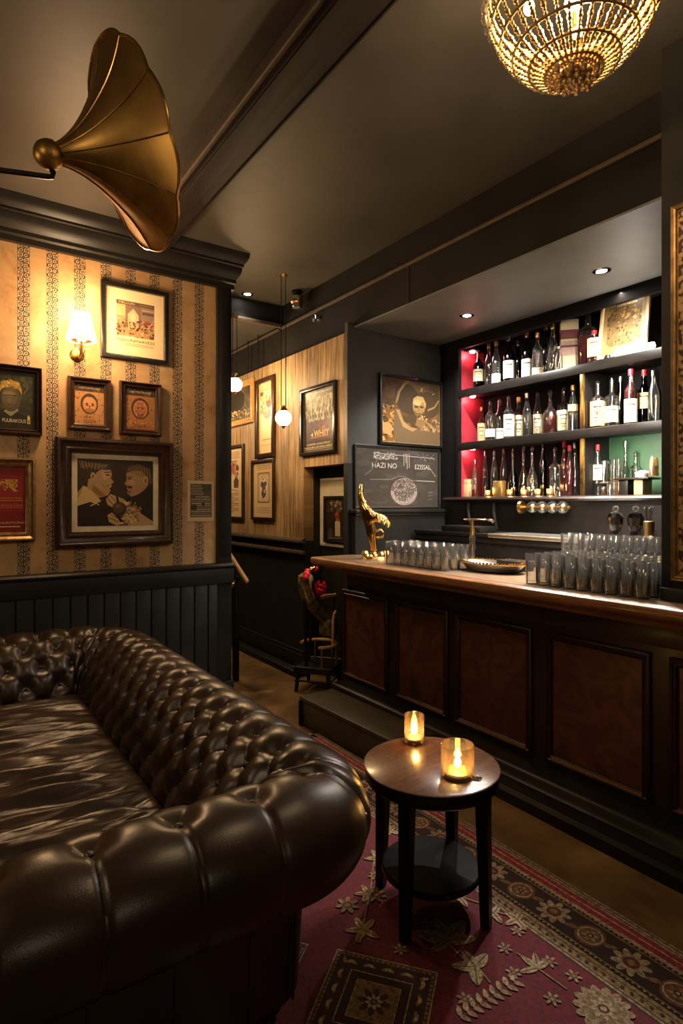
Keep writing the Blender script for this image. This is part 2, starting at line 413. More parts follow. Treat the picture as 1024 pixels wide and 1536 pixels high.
# ceiling beam
M['beampaint'] = simple('dark_beam_paint', (.015, .010, .009), .6, spec=.15)
bx0, bx1 = 1.155, 1.335
m = MB().box(bx0, bx1, YR, YW - .1, 3.275, ZC + .02, .004)
m.box(bx0 + .008, bx0 + .105, YR, YW - .1, 3.267, 3.28, .004)
m.box(bx1 - .006, bx1 + .002, YR, YW - .1, 3.268, 3.28)
struct('beam_ceiling', m, 'beampaint', 'dark moulded ceiling beam running from the cornice towards the viewer', 'beam')
m = MB().box(bx0 - .03, bx0, YR, YW - .1, 3.30, 3.335, .008); m.box(bx0 - .018, bx0, YR, YW - .1, 3.335, 3.38, .004)
struct('trim_7', m, 'trimline', 'moulding along the left side of the ceiling beam, pale brown standing in for sconce light', 'trim')  # paler than the beam: sconce light on its side put into the colour
# boarded wall beyond the passage, with a shallow recess by the corner
YN0, YN1, ZN = 3.80, 4.41, 1.815
m = MB().box(XP, XP + .10, YN1, 8.0, 1.17, 2.84); m.box(XP, XP + .10, YG + .041, YN1, ZN, 2.84)
struct('wall_right', m, 'boards', 'tan vertical timber boarding above the dark dado', 'wall')
m = MB().box(XP + .02, XP + .12, YN1, 8.0, 0, 1.17); m.box(XP, XP + .12, YG - .004, YN0, 0, ZN); 
m.box(XP + .10, XP + .30, YN1 - .001, 8.0, 0, 2.84); m.box(XP + .19, XP + .30, YN0, YN1, 0, ZN + .1); m.box(XP + .10, XP + .30, YG + .05, YN1, ZN, 2.84)
m.box(XP + .121, XP + .2, YN0 - .009, YN0, 0, ZN)
struct('wall_dado', m, 'paint', 'dark painted dado and recess below the timber boarding', 'wall')
m = MB().box(XP - .03, XP + .02, YN1, 8.0, 1.15, 1.18, .005); m.box(XP - .012, XP + .02, YN1, 8.0, 1.165, 1.19, .004); m.box(XP - .018, XP + .02, YN1, 8.0, 1.05, 1.085, .006)
struct('trim_8', m, 'trimline', 'brown chair rail under the timber boarding', 'trim')
m = MB().box(XP - .004, XP + .02, YN1, 8.0, 1.085, 1.15); m.box(XP - .015, XP + .02, YN1, 8.0, .03, .17, .006); m.box(XP - .008, XP + .02, YN1, 8.0, .17, .20, .006)
m.box(XP - .11, XP + .02, YN1 - .05, 8.0, 0, .05, .01)
struct('baseboard_right', m, 'paint_sheen', 'dark baseboard and low kerb along the passage wall', 'baseboard')
m = MB().box(XP - .003, XP + .012, YG - .003, YG + .042, ZN, 2.84)
struct('trim_9', m, 'trimline', 'thin brown edge strip at the boarded corner', 'trim')
# slate-grey wall facing the viewer, its dado and ledge
m = MB().box(XP + .004, XS + .4, YG, YG + .04, 0, ZA + .02)
struct('wall_grey', m, 'grey', 'slate grey wall carrying the bronze poster and chalkboard', 'wall')
xa = XP + .02; zl = 1.452
m = MB().box(xa, XS - .02, YG - .08, YG, 0, zl - .03); m.box(xa - .01, XS, YG - .105, YG, zl - .03, zl, .006); m.box(xa, XS - .01, YG - .09, YG, zl - .055, zl - .03, .008)
struct('trim_10', m, 'paint_sheen', 'dark ledge and dado under the chalkboard', 'ledge')
# header, alcove
m = MB().box(XH, XH + .12, YR, YG + .02, ZA, ZC + .1); m.box(XH, XH + .12, YG + .02, 8.0, 3.19, ZC + .1); m.box(XH, XH + .115, YG + .02, 8.0, 2.80, 3.19)
struct('wall_header', m, 'header', 'black header wall above the bar alcove', 'wall')
m = MB().box(XH - .022, XH, YR, 4.93, 3.155, 3.18, .006); m.box(XH - .022, XH, 4.96, 8.0, 3.155, 3.18, .006)
struct('trim_11', m, 'trimline', 'thin brown strip running the length of the black header', 'trim')
m = MB().box(XH + .001, 4.05, .5, YG - .001, ZA - .012, ZA + .06)
struct('ceiling_alcove', m, 'alcove', 'pale grey alcove ceiling above the bottles', 'ceiling')
m = MB().box(3.98, 4.08, .5, YG, 0, ZA); m.box(3.08, 4.08, .5, .6, 0, ZA - .02); m.box(2.75, 3.08, .5, .6, 1.12, ZA - .02)
struct('wall_alcove', m, 'blackmatt', 'black back wall of the bar alcove', 'wall')
# pilaster beside the alcove, standing on the bar
PX0, PX1, PY1 = 2.47, 2.73, 1.245
m = MB().box(PX0, PX1, .35, PY1, 1.101, ZC - .001, .004); m.box(PX0 - .02, PX1 - .02, .35, PY1 - .004, 1.101, 1.155, .008)
struct('column_bar', m, 'paint', 'dark pilaster standing on the bar at the right', 'pilaster')
# ------------------------------------------------------------------ chesterfield sofa
SX, SY0, SY1, SXF = .93, 1.37, 3.80, -.14      # ridge lines of back, near arm, far arm; front ends
R1, R2 = .17, .30
def sofa_path(step):
    P = []
    def line(a, b):
        L = math.dist(a, b); n = max(1, round(L / step)); d = ((b[0] - a[0]) / L, (b[1] - a[1]) / L)
        for i in range(n): P.append((a[0] + d[0] * L * i / n, a[1] + d[1] * L * i / n, d[1], -d[0]))
    def arc(c, r, a0, a1):
        n = max(6, round(abs(a1 - a0) * (r + .06) / step))
        for i in range(n):
            a = a0 + (a1 - a0) * i / n; P.append((c[0] + r * math.cos(a), c[1] + r * math.sin(a), math.cos(a), math.sin(a)))
    line((SXF, SY0), (SX - R1, SY0)); arc((SX - R1, SY0 + R1), R1, -PI / 2, 0)
    line((SX, SY0 + R1), (SX, SY1 - R2)); arc((SX - R2, SY1 - R2), R2, 0, PI / 2)
    line((SX - R2, SY1), (SXF, SY1)); P.append((SXF, SY1, 0, 1))
    return np.array(P)
def smooth_poly(pts, step):
    """Catmull-Rom through profile points, resampled evenly"""
    pts = np.array(pts, float); e = np.vstack([2 * pts[0] - pts[1], pts, 2 * pts[-1] - pts[-2]]); out = []
    for i in range(1, len(e) - 2):
        for t in np.linspace(0, 1, 24, endpoint=False):
            out.append(.5 * ((2 * e[i]) + (-e[i - 1] + e[i + 1]) * t + (2 * e[i - 1] - 5 * e[i] + 4 * e[i + 1] - e[i + 2]) * t * t + (-e[i - 1] + 3 * e[i] - 3 * e[i + 1] + e[i + 2]) * t ** 3))
    out.append(e[-2]); out = np.array(out)
    L = np.r_[0, np.cumsum(np.hypot(*np.diff(out, axis=0).T))]; n = int(L[-1] / step)
    q = np.linspace(0, L[-1], n + 1); return np.c_[np.interp(q, L, out[:, 0]), np.interp(q, L, out[:, 1])], q
PROF, PT = smooth_poly([(-.275, .36), (-.262, .44), (-.235, .53), (-.185, .62), (-.11, .70), (-.02, .738), (.07, .722), (.135, .665), (.155, .59), (.128, .52), (.07, .482), (.0, .472), (-.03, .47)], .0075)
PATH = sofa_path(.0075)
PS = np.r_[0, np.cumsum(np.hypot(np.diff(PATH[:, 0]), np.diff(PATH[:, 1])))]
i1 = int(np.argmin(np.hypot(PATH[:, 0] - (SX - R1 * .3), PATH[:, 1] - (SY0 + R1 * .3))))
i2 = int(np.argmin(np.hypot(PATH[:, 0] - (SX - R2 * .3), PATH[:, 1] - (SY1 - R2 * .3))))
tn = np.gradient(PROF, axis=0); tn /= np.hypot(*tn.T)[:, None]; NRM = np.c_[-tn[:, 1], tn[:, 0]]     # outward of the upholstery
T_RIDGE = PT[int(np.argmax(PROF[:, 1]))]
# a near-arm style (wide panels) and a tufted style
def tuft(s, t, S, T, ttop, A, B, sig, crease):
    tp = t - ttop
    def near(ds, dt):
        a = (s - ds) / S; a = (a - np.round(a)) * S
        b = (tp - dt) / T; kb = np.minimum(np.round(b), 0); b = (tp - dt) - kb * T
        return a * a + b * b
    d2 = np.minimum(near(0, 0), near(S / 2, -T / 2))
    p = s / S + tp / T; q = s / S - tp / T
    puff = np.sqrt(np.abs(np.sin(PI * p)) * np.abs(np.sin(PI * q)) + 1e-9)
    a = s / S; a = (a - np.round(a)) * S
    pl = np.abs(np.sin(PI * s / S)) ** .7
    w = np.clip(tp / .05, 0, 1); fade = np.clip(1 - (tp - .02) / .45, 0.15, 1)
    h = A * (1 - np.exp(-d2 / (2 * sig * sig))) + B * ((1 - w) * puff + w * pl * fade)
    h -= crease * np.exp(-a * a / (2 * .0045 ** 2)) * np.clip(tp / .02, 0, 1)
    return h - .7 * A
S_ARM, S_BACK, S_FAR = .20, .152, .165
T_ARM = T_RIDGE - .015; T_BACK = T_RIDGE - .05
s_arm0 = .28 - SXF                                    # pleat phase: panels at x = .28, .48, .68
s_back0 = PS[i1] + .06; s_far0 = PS[i2] + .05
_s = PS[:, None]; _t = PT[None, :]
def sstep(x): x = np.clip(x, 0, 1); return x * x * (3 - 2 * x)
w1 = sstep((_s - PS[i1]) / .10 + .5); w2 = sstep((_s - PS[i2]) / .10 + .5)
HALL = (1 - w1) * tuft(_s - s_arm0, _t, S_ARM, .22, T_ARM, .030, .012, .028, .006) \
    + w1 * (1 - w2) * tuft(_s - s_back0, _t, S_BACK, .190, T_BACK, .021, .015, .024, .005) + w2 * tuft(_s - s_far0, _t, S_FAR, .20, T_BACK, .026, .016, .026, .005)
HALL -= .008 * (np.exp(-((_s - PS[i1]) / .008) ** 2) + np.exp(-((_s - PS[i2]) / .008) ** 2))
def surface(i0, i3, style): return HALL[i0:i3 + 1]
def place(i, j, h):
    o = PROF[j, 0] + NRM[j, 0] * h; z = PROF[j, 1] + NRM[j, 1] * h
    x = PATH[i, 0] + PATH[i, 2] * o; y = PATH[i, 1] + PATH[i, 3] * o
    if o < 0:
        x = min(x, SX + o); y = min(max(y, SY0 - o), SY1 + o)
    return (x, y, z)
sofa = thing('chesterfield_sofa', 'dark brown button-tufted leather chesterfield sofa filling the lower left of the room', 'sofa', (0, 0, 0))
def sofa_piece(name, i0, i3, style):
    H = surface(i0, i3, style)
    if style == 'back':                               # ease into the plain corner panels
        pass
    n = len(PT); vs = []; fs = []
    for a, i in enumerate(range(i0, i3 + 1)):
        for j in range(n): vs.append(place(i, j, H[a, j]))
    for a in range(i3 - i0):
        for j in range(n - 1): fs.append((a * n + j, (a + 1) * n + j, (a + 1) * n + j + 1, a * n + j + 1))
    m = MB().add(vs, fs)
    if i0 == 0 or i3 == len(PATH) - 1:                # close the scrolled front end
        a = 0 if i0 == 0 else i3 - i0
        m.add([vs[a * n + j] for j in range(n)], [tuple(range(n))])
    return m.build(name, 'leather', sofa, angle=80)
sofa_piece('arm', 0, i1, 'arm'); sofa_piece('backrest', i1, i2, 'back'); sofa_piece('arm', i2, len(PATH) - 1, 'far')
# buttons
bm_ = MB().ball((0, 0, 0), .0115, 12, (1, 1, .6)); btn_me = bm_.mesh('button', 'leather')
def button(s, t, style, S, T, ttop, s0):
    i = int(np.argmin(np.abs(PS - s))); j = int(np.argmin(np.abs(PT - t)))
    A = {'arm': .030, 'back': .021, 'far': .026}[style]
    p = Vector(place(i, j, -.7 * A + .005)); q = Vector(place(i, j, .03)); nrm = (q - p)
    if nrm.length < .01: return
    o = bpy.data.objects.new('button', btn_me); COL.objects.link(o); o.parent = sofa; o.location = p
    o.rotation_euler = nrm.to_track_quat('Z', 'Y').to_euler()
for k in range(0, 5): button(s_arm0 + (k - 2) * S_ARM, T_ARM, 'arm', S_ARM, .22, T_ARM, s_arm0)
def rows(style, S, T, s0, lo, hi, nrow):
    for r in range(nrow):
        t = T_BACK - r * T / 2; off = S / 2 if r % 2 else 0
        k = math.ceil((lo - s0 - off) / S)
        while s0 + off + k * S < hi:
            button(s0 + off + k * S, t, style, S, T, T_BACK, s0); k += 1
rows('back', S_BACK, .190, s_back0, PS[i1] + .10, PS[i2] - .12, 4)
rows('far', S_FAR, .20, s_far0, PS[i2] + .12, PS[-1] - .05, 3)
# outer body below the rolls
m = MB(); n = len(PATH); prof = [(-.025, .478), (-.028, .40), (-.045, .12), (-.07, .12), (-.07, .47)]
step = 4; idx = list(range(0, n, step)) + ([n - 1] if (n - 1) % step else [])
vs = []; fs = []; k = len(prof)
for i in idx:
    for o, z in prof: vs.append((PATH[i, 0] + PATH[i, 2] * o, PATH[i, 1] + PATH[i, 3] * o, z))
for a in range(len(idx) - 1):
    for j in range(k): fs.append((a * k + j, a * k + (j + 1) % k, (a + 1) * k + (j + 1) % k, (a + 1) * k + j))
fs += [tuple(range(k)), tuple((len(idx) - 1) * k + j for j in range(k))]
m.add(vs, fs); m.box(SXF + .03, SX - .1, SY0 + .07, SY1 - .07, .12, .30, .02)
m.build('base', 'leather', sofa)
for xs in (-.12, .08, .28, .48, .68, .815):
    y = SY0 + .025
    MB().tube([(xs, y - .002, .475), (xs, y + .003, .40), (xs, y + .020, .125)], .0045, 6).build('seam_piping', 'leather', sofa)
# nailhead trim under the back roll
nm = MB()
for k in range(12):
    i = int(np.argmin(np.abs(PS - (PS[i1] - .02 + k * .022)))); j = int(np.argmin(np.abs(PT - (T_RIDGE + .20)))); nm.ball(place(i, j, .0), .008, 10)
nm.build('nailhead_trim', 'brass', sofa, label='row of small brass nailheads')
for (fx, fy) in ((SXF + .12, SY0 + .14), (SX - .14, SY0 + .16), (SX - .14, SY1 - .2), (SXF + .12, SY1 - .16)):
    zf = .0135 if fy < 3 else 0
    MB().lathe([(.028, zf), (.045, .035), (.05, .07), (.04, .122)], (fx, fy, 0), 16).build('foot', 'mahog', sofa)
# seat cushion, creased across
cx0, cx1, cy0, cy1 = SXF - .01, .665, SY0 + .285, SY1 - .29
nx, ny = 70, 240; zt = .455; rng = np.random.RandomState(3)
gx = np.linspace(0, 1, nx); gy = np.linspace(0, 1, ny)
GX, GY = np.meshgrid(gx, gy, indexing='ij')
wx = cx0 + GX * (cx1 - cx0); wy = cy0 + GY * (cy1 - cy0)
ex = np.minimum(GX, 1 - GX) * (cx1 - cx0); ey = np.minimum(GY, 1 - GY) * (cy1 - cy0); e = np.minimum(ex, ey)
edge = np.sqrt(np.clip(1 - (1 - np.clip(e / .05, 0, 1)) ** 2, 0, 1))
crown = .03 * np.sin(PI * GX) ** .6 * np.sin(PI * GY) ** .5
wr = np.zeros_like(GX)
for k in range(26):
    f = rng.uniform(18, 75); ph = rng.uniform(0, 6.28); sl = rng.uniform(-.25, .25); c0 = rng.uniform(cy0, cy1); wd = rng.uniform(.12, .5); cxx = rng.uniform(cx0, cx1)
    ws = np.sin((wy + sl * wx + .03 * np.sin(6 * wx + ph)) * f + ph); ws = np.abs(ws) ** 1.5 * np.sign(ws)
    wr += ws * np.exp(-((wy - c0) / wd) ** 2 - ((wx - cxx) / .55) ** 2) * .26 / f ** .9
zz = zt - .055 + edge * .055 + crown + wr * np.clip(e / .06, 0, 1)
vs = [(wx[i, j], wy[i, j], zz[i, j]) for i in range(nx) for j in range(ny)]
fs = [(i * ny + j, (i + 1) * ny + j, (i + 1) * ny + j + 1, i * ny + j + 1) for i in range(nx - 1) for j in range(ny - 1)]
m = MB().add(vs, fs)
m.box(cx0 + .002, cx1 - .002, cy0 + .002, cy1 - .002, .30, zt - .056, .02)
m.build('seat_cushion', 'cushion', sofa, angle=70)
# ------------------------------------------------------------------ bar counter
XB = 2.62; BY0, BY1 = -.6, 3.70
M['bead_highlight'] = wood('bead_highlight_wood', (.10, .048, .020), (.30, .155, .07), .38, (12, 1, 12))  # lighter wood stands in for the highlight along the panel bottoms
M['smoke'] = thin_glass('smoky_cut_glass', (.35, .33, .30), .05, .85, .09)
bar = thing('bar_counter', 'dark mahogany bar front with burgundy burl panels along the right', 'bar', (0, 0, 0))
m = MB().box(XB, XB + .12, BY0, BY1, 0, 1.03); m.box(XB - .012, XB, BY0, BY1, .87, 1.03, .004)
m.box(XB, 3.05, BY1 - .06, BY1, 0, 1.03)
m.build('body', 'mahog', bar)
m = MB().extrude_y([(XB + .01, 0), (2.355, 0), (2.35, .02), (2.35, .055), (2.365, .075), (2.39, .083), (2.44, .085), (2.455, .10), (2.46, .125), (2.475, .142), (2.50, .15), (XB + .01, .15)], BY0, BY1 - .02)
m.build('plinth', 'black', bar)
# stepped moulding under the worktop
m = MB().extrude_y([(XB + .02, .955), (XB - .03, .96), (XB - .04, .985), (XB - .07, 1.0), (XB - .16, 1.005), (XB - .20, 1.015), (XB - .22, 1.03), (XB - .24, 1.042), (XB + .02, 1.042)], BY0, BY1 + .02)
m.build('cornice_moulding', 'barwood', bar)
def panel(y0, y1, z0=.165, z1=.835):
    w = y1 - y0; h = z1 - z0
    f = MB().sweep_rect(w, h, [(0, -.002), (0, .012), (.006, .018), (.014, .020), (.020, .014), (.026, .013), (.032, .018), (.038, .012), (.040, -.002)])
    o = f.build('panel_moulding', 'mahog', bar); o.location = (XB, (y0 + y1) / 2, (z0 + z1) / 2); o.rotation_euler = (0, 0, -PI / 2)
    lip = MB().box(-w / 2 + .036, w / 2 - .036, -.016, 0, -h / 2 + .012, -h / 2 + .034, .004); lip.box(-w / 2 + .034, w / 2 - .034, -.021, 0, -h / 2 + .018, -h / 2 + .027, .003)
    l = lip  .build('bottom_bead', 'bead_highlight', bar, label='bead with its highlight painted in lighter brown'); l.location = o.location; l.rotation_euler = o.rotation_euler
    p = MB().box(XB - .005, XB + .002, y0 + .036, y1 - .036, z0 + .036, z1 - .036); p.build('burl_inset', 'burl', bar, label='burgundy burl inset')
for a, b in ((515, 583), (594, 673), (684, 799), (820, 977)):
    panel(on(b, X=XB)[1], on(a, X=XB)[1])
panel(.30, on(1005, X=XB)[1]); panel(-.5, .2)
# worktop (one continuous slab with a rounded wood nosing)
XT0, XT1, ZT = 2.30, 3.06, 1.10
wt = thing('countertop', 'polished brown wooden bar top with thick moulded edge', 'countertop', (0, 0, 0))
m = MB().extrude_y([(XT0 + .03, 1.043), (XT0 + .012, 1.048), (XT0, 1.062), (XT0 - .004, 1.078), (XT0, 1.092), (XT0 + .012, ZT), (XT1, ZT), (XT1, 1.043)], BY0, BY1 + .03)
m.build('slab', 'barwood', wt)
t = NT('worn_bar_surface'); o = t.coord(); n = t.noise(t.scale(o, (10, 1.2, 10)), 4, 6, .6)
t.set(col=t.ramp(n, [(.3, (.10, .06, .035)), (.7, (.22, .15, .09))]), rough=.34, coat=.2, coatr=.2); M['bartop'] = t.mat
m = MB().box(XT0 + .05, XT1 - .01, BY0, BY1 + .01, ZT, ZT + .0015); m.build('inlay', 'bartop', wt)
ZT += .0015
# gilt framed damask panel on the pilaster
gp = thing('damask_screen', 'tall gilt framed damask panel on the pilaster at the right edge', 'screen', (PX0, .77, 1.945), -PI / 2)
w, h = .86, 1.52
MB().sweep_rect(w, h, [(0, 0), (0, .014), (.004, .022), (.010, .018), (.016, .023), (.022, .020), (.026, .012), (.029, .012), (.029, 0)]).build('frame', 'gilt', gp)
MB().box(-w / 2 + .026, w / 2 - .026, -.010, -.001, -h / 2 + .026, h / 2 - .026).build('damask_field', 'damask', gp)
# ------------------------------------------------------------------ low back-bar cabinet with a raised steel top
XC = 3.26; ZB = 1.285
bb = thing('back_bar_cabinet', 'dark back bar cabinet with a pale steel worktop', 'cabinet', (0, 0, 0))
m = MB().box(XC, XS + .02, .8, 3.64, 0, ZB - .03, .006); m.box(XC - .02, XC + .01, .8, 3.64, ZB - .075, ZB - .055, .005)
m.build('body', 'black', bb)
ys0, ys1 = on(884, X=XC)[1], on(735, X=XC)[1]
MB().box(XC - .03, XS - .06, ys0, ys1, ZB - .03, ZB, .005).build('steel_worktop', 'steel', bb, label='pale brushed steel worktop')
m = MB().box(XC - .03, XS - .06, .8, ys0 - .004, ZB - .03, ZB, .005); m.box(XC - .03, XS - .06, ys1 + .004, 3.62, ZB - .03, ZB, .005)
m.build('dark_worktop', 'black', bb)
# ------------------------------------------------------------------ bottle shelving
ZS = (1.555, 2.01, 2.455)          # shelf tops
YL, YRR = 3.52, .66
XBK = 3.95
sh = thing('bottle_shelves', 'black built-in shelving with red side and three lit shelves of bottles', 'shelving', (0, 0, 0))
m = MB().box(XS, XBK, YL + .012, YG - .005, ZS[0] - .04, ZA - .004); m.box(XS - .012, XS + .03, YL, YL + .05, ZS[0] - .04, ZA - .09, .006)
m.box(XS - .01, XS + .02, YRR, YG - .005, ZA - .10, ZA - .004)
m.build('surround', 'blackmatt', sh)
MB().box(XS + .02, XBK, YL, YL + .012, ZS[0], ZA - .05).build('side_panel', 'red', sh, label='red painted side')
yd = on(873, X=XS)[1]
m = MB().box(XBK, XBK + .015, YRR, YL, ZS[1] - .02, ZA - .04); m.box(XBK, XBK + .015, yd, YL, ZS[0] - .02, ZS[1] - .02); m.build('back_panel', 'blackmatt', sh)
MB().box(XBK, XBK + .015, YRR, yd, ZS[0] - .02, ZS[1] - .02).build('back_panel', 'green', sh, label='green painted back')
for zz_ in ZS:
    m = MB().box(XS, XBK, YRR, YL + .01, zz_ - .045, zz_, .003); m.box(XS - .012, XS + .014, YRR, YL + .01, zz_ - .066, zz_, .006); m.build('shelf', 'black', sh)
for z0, z1 in ((ZS[0], ZS[1] - .045), (ZS[1], ZS[2] - .045)):
    d = MB().box(XS + .005, XBK, yd - .018, yd + .018, z0, z1, .003).build('divider', 'black', sh)
    MB().box(XS - .004, XS + .004, yd - .016, yd + .016, z0, z1, .002).build('edge_strip', 'brass', d, label='brass edge strip')
# moulded ledge and dark splash-back below the lowest shelf
m = MB().extrude_y([(XS - .02, ZS[0] - .04), (XS - .06, ZS[0] - .036), (XS - .07, ZS[0] - .022), (XS - .06, ZS[0] - .008), (XS - .02, ZS[0])], YRR, YG - .10)
m.build('front_ledge', 'mahog', sh)
MB().box(XS - .005, XS + .03, YRR, YG - .01, ZB, ZS[0] - .045).build('splash_back', 'black', sh)
for px in (704, 742):
    x, y, z = on(px, X=XS - .02)
    MB().tube([(XS - .02, y + .01, ZS[0] - .05), (XS - .035, y, ZS[0] - .11), (XS - .05, y - .025, ZS[0] - .19), (XS - .03, y - .03, ZB + .01)], .012, 8).build('bracket', 'cornice', sh)
# ------------------------------------------------------------------ lamp row under the lowest shelf
ya, yb = on(855, X=XS - .09)[1], on(781, X=XS - .09)[1]; zg = on(817, 761, X=XS - .09)[2]
lr = thing('globe_rail', 'brass rail of four small glass globes under the bottle shelves', 'globe rail', (XS - .09, (ya + yb) / 2, zg))
L = (yb - ya)
MB().cyl((0, -L / 2, 0), (0, L / 2, 0), .010, n=10).cyl((0, L / 2 - .02, 0), (0, L / 2, 0), .045, .05, 16).box(0, .085, -.02, .02, -.012, .012, .003).build('rail', 'brass', lr)
for k in range(4): MB().ball((0, -L / 2 + .06 + k * (L - .11) / 3.6, 0), .043, 18).build('globe', 'glass', lr)
for k in range(4): MB().ball((0, -L / 2 + .06 + k * (L - .11) / 3.6, 0), .024, 12).build('globe_core', 'brass', lr)
# ------------------------------------------------------------------ drinking glasses
gm = MB().lathe([(.0, .0), (.027, 0), (.029, .004), (.034, .148), (.0335, .150), (.0322, .148), (.0275, .014), (.0, .012)], n=20).mesh('tumbler', 'glass', angle=60)
gm2 = MB().lathe([(.0, .0), (.026, 0), (.028, .004), (.033, .172), (.0325, .174), (.0312, .172), (.0265, .012), (.0, .010)], n=20).mesh('highball_glass', 'glass', angle=60)
def glass(name, me, x, y, z, label, group):
    o = bpy.data.objects.new(name, me); COL.objects.link(o); o.location = (x + random.uniform(-.002, .002), y + random.uniform(-.002, .002), z)
    o.rotation_euler.z = random.uniform(0, 6)
    tag(o, label, 'glass', group)
y0, y1 = on(672, X=2.5)[1], on(590, X=2.5)[1]
for r in range(3):
    for k in range(8): glass('tumbler', gm, 2.475 + r * .075, y0 + (y1 - y0) * k / 7, ZT, 'clear tumbler in the block of empty tumblers at the left end of the bar', 'tumblers at the left end of the bar')
y0, y1 = on(972, X=2.46)[1], on(806, X=2.46)[1]
for r in range(6):
    for k in range(9):
        glass('tumbler', gm, 2.435 + r * .073, y0 + .012 + (y1 - y0) * k / 8, ZT, 'clear tumbler in the front block of empty tumblers at the right of the bar', 'tumblers at the right of the bar')
gy1 = on(850, X=2.97)[1]
gr = MB().box(2.895, 3.055, 1.30, gy1 + .02, ZT, ZT + .055, .006).build('glass_rack', 'black'); tag(gr, 'low black rack raising the rear glasses on the bar', 'rack')
for r in range(2):
    for k in range(10):
        y = gy1 - .02 - k * .069
        if y > 1.33: glass('highball_glass', gm2, 2.936 + r * .074, y, ZT + .0551, 'tall clear glass standing on the low black rack behind the tumblers', 'tall glasses on the rack')
# ------------------------------------------------------------------ tray, tap, caddy
x, y, z = on(735, 851, Z=ZT + .01)
ty = thing('oval_tray', 'shallow oval silver tray with rope rim on the bar', 'tray', (2.68, on(738, X=2.68)[1], ZT), R(90))
ax = (1.0, .62); Rr = .215
pr = [(.0, .004), (.14, .004), (.17, .010), (Rr, .05), (Rr + .004, .053), (Rr - .004, .054), (.165, .015), (.14, .009), (.0, .009)]
MB().lathe(pr, n=40, ax=ax).build('dish', 'steel', ty)
rim = MB()
for k in range(56):
    a = 2 * PI * k / 56; rim.ball((Rr * ax[0] * math.cos(a), Rr * ax[1] * math.sin(a), .055), .0085, 8)
rim.build('rope_rim', 'gold', ty)
tx, tyy, _ = on(708, X=2.93)
tap = thing('beer_tap', 'polished beer tap with flat crossbar and crystal stem behind the tray', 'tap', (2.93, tyy, ZT))
MB().lathe([(.045, 0), (.045, .012), (.03, .02), (.02, .035)], n=20).build('foot_plate', 'chrome', tap)
MB().lathe([(.014, .03), (.022, .05), (.016, .08), (.024, .11), (.016, .14), (.022, .17), (.013, .19)], n=16).build('crystal_stem', 'glass', tap)
MB().cyl((0, 0, .03), (0, 0, .20), .006, n=8).lathe([(.014, .19), (.017, .20), (.012, .26), (.012, .285)], n=14).build('column', 'brass', tap)
MB().box(-.03, .03, -.15, .05, .285, .298, .006).tube([(0, -.14, .29), (0, -.17, .288), (0, -.185, .275)], .009, 8).build('crossbar', 'chrome', tap)
x, y, z = on(771, 868, Z=ZT)
cb = MB().box(2.78, 2.9, on(790, X=2.83)[1], on(752, X=2.83)[1], ZT, ZT + .06, .006).build('bar_caddy', 'black'); tag(cb, 'small black box on the bar behind the silver tray', 'box')
mb_ = MB().box(XC - .02, XC + .16, on(722, X=XC)[1], on(664, X=XC)[1], ZB, ZB + .045, .006).build('bar_mat_box', 'black'); tag(mb_, 'flat black case on the back bar left of the tap', 'case')
# tall metal shakers and tongs jar on the back bar, right
for px, hh, lab in ((929, .2, 'left of the two cut crystal decanters on the back bar'), (959, .2, 'right of the two cut crystal decanters on the back bar')):
    x, y, _ = on(px - 6, X=XC + .12)
    d = thing('decanter', lab, 'decanter', (XC + .12, y, ZB), 0, 'crystal decanters on the back bar')
    MB().lathe([(.0, 0), (.050, 0), (.052, .012), (.030, .028), (.028, .05), (.04, .085), (.046, .13), (.035, .155), (.018, .165), (.0, .165)], n=12).build('body', 'smoke', d, smooth=False)
    MB().lathe([(.0, 0), (.053, 0), (.053, .006), (.03, .022), (.0, .022)], n=20).build('foot_ring', 'silvercap', d)
    MB().ball((0, 0, .182), .020, 12).build('stopper', 'glass', d, smooth=False)
x, y, _ = on(973, X=XC + .10)
j = thing('tool_jar', 'narrow brass jar of bar tools beside the pilaster', 'jar', (XC + .1, y, ZB))
MB().lathe([(.0, 0), (.024, 0), (.030, .11), (.028, .112), (.0, .05)], n=16).build('cup', 'brass', j)
for k in range(5):
    a = k * 1.3; MB().tube([(0, 0, .02), (.012 * math.cos(a), .012 * math.sin(a), .13), (.022 * math.cos(a), .022 * math.sin(a), .19)], .003, 6).ball((.022 * math.cos(a), .022 * math.sin(a), .19), .008, 8).build('bar_tool', 'chrome', j)
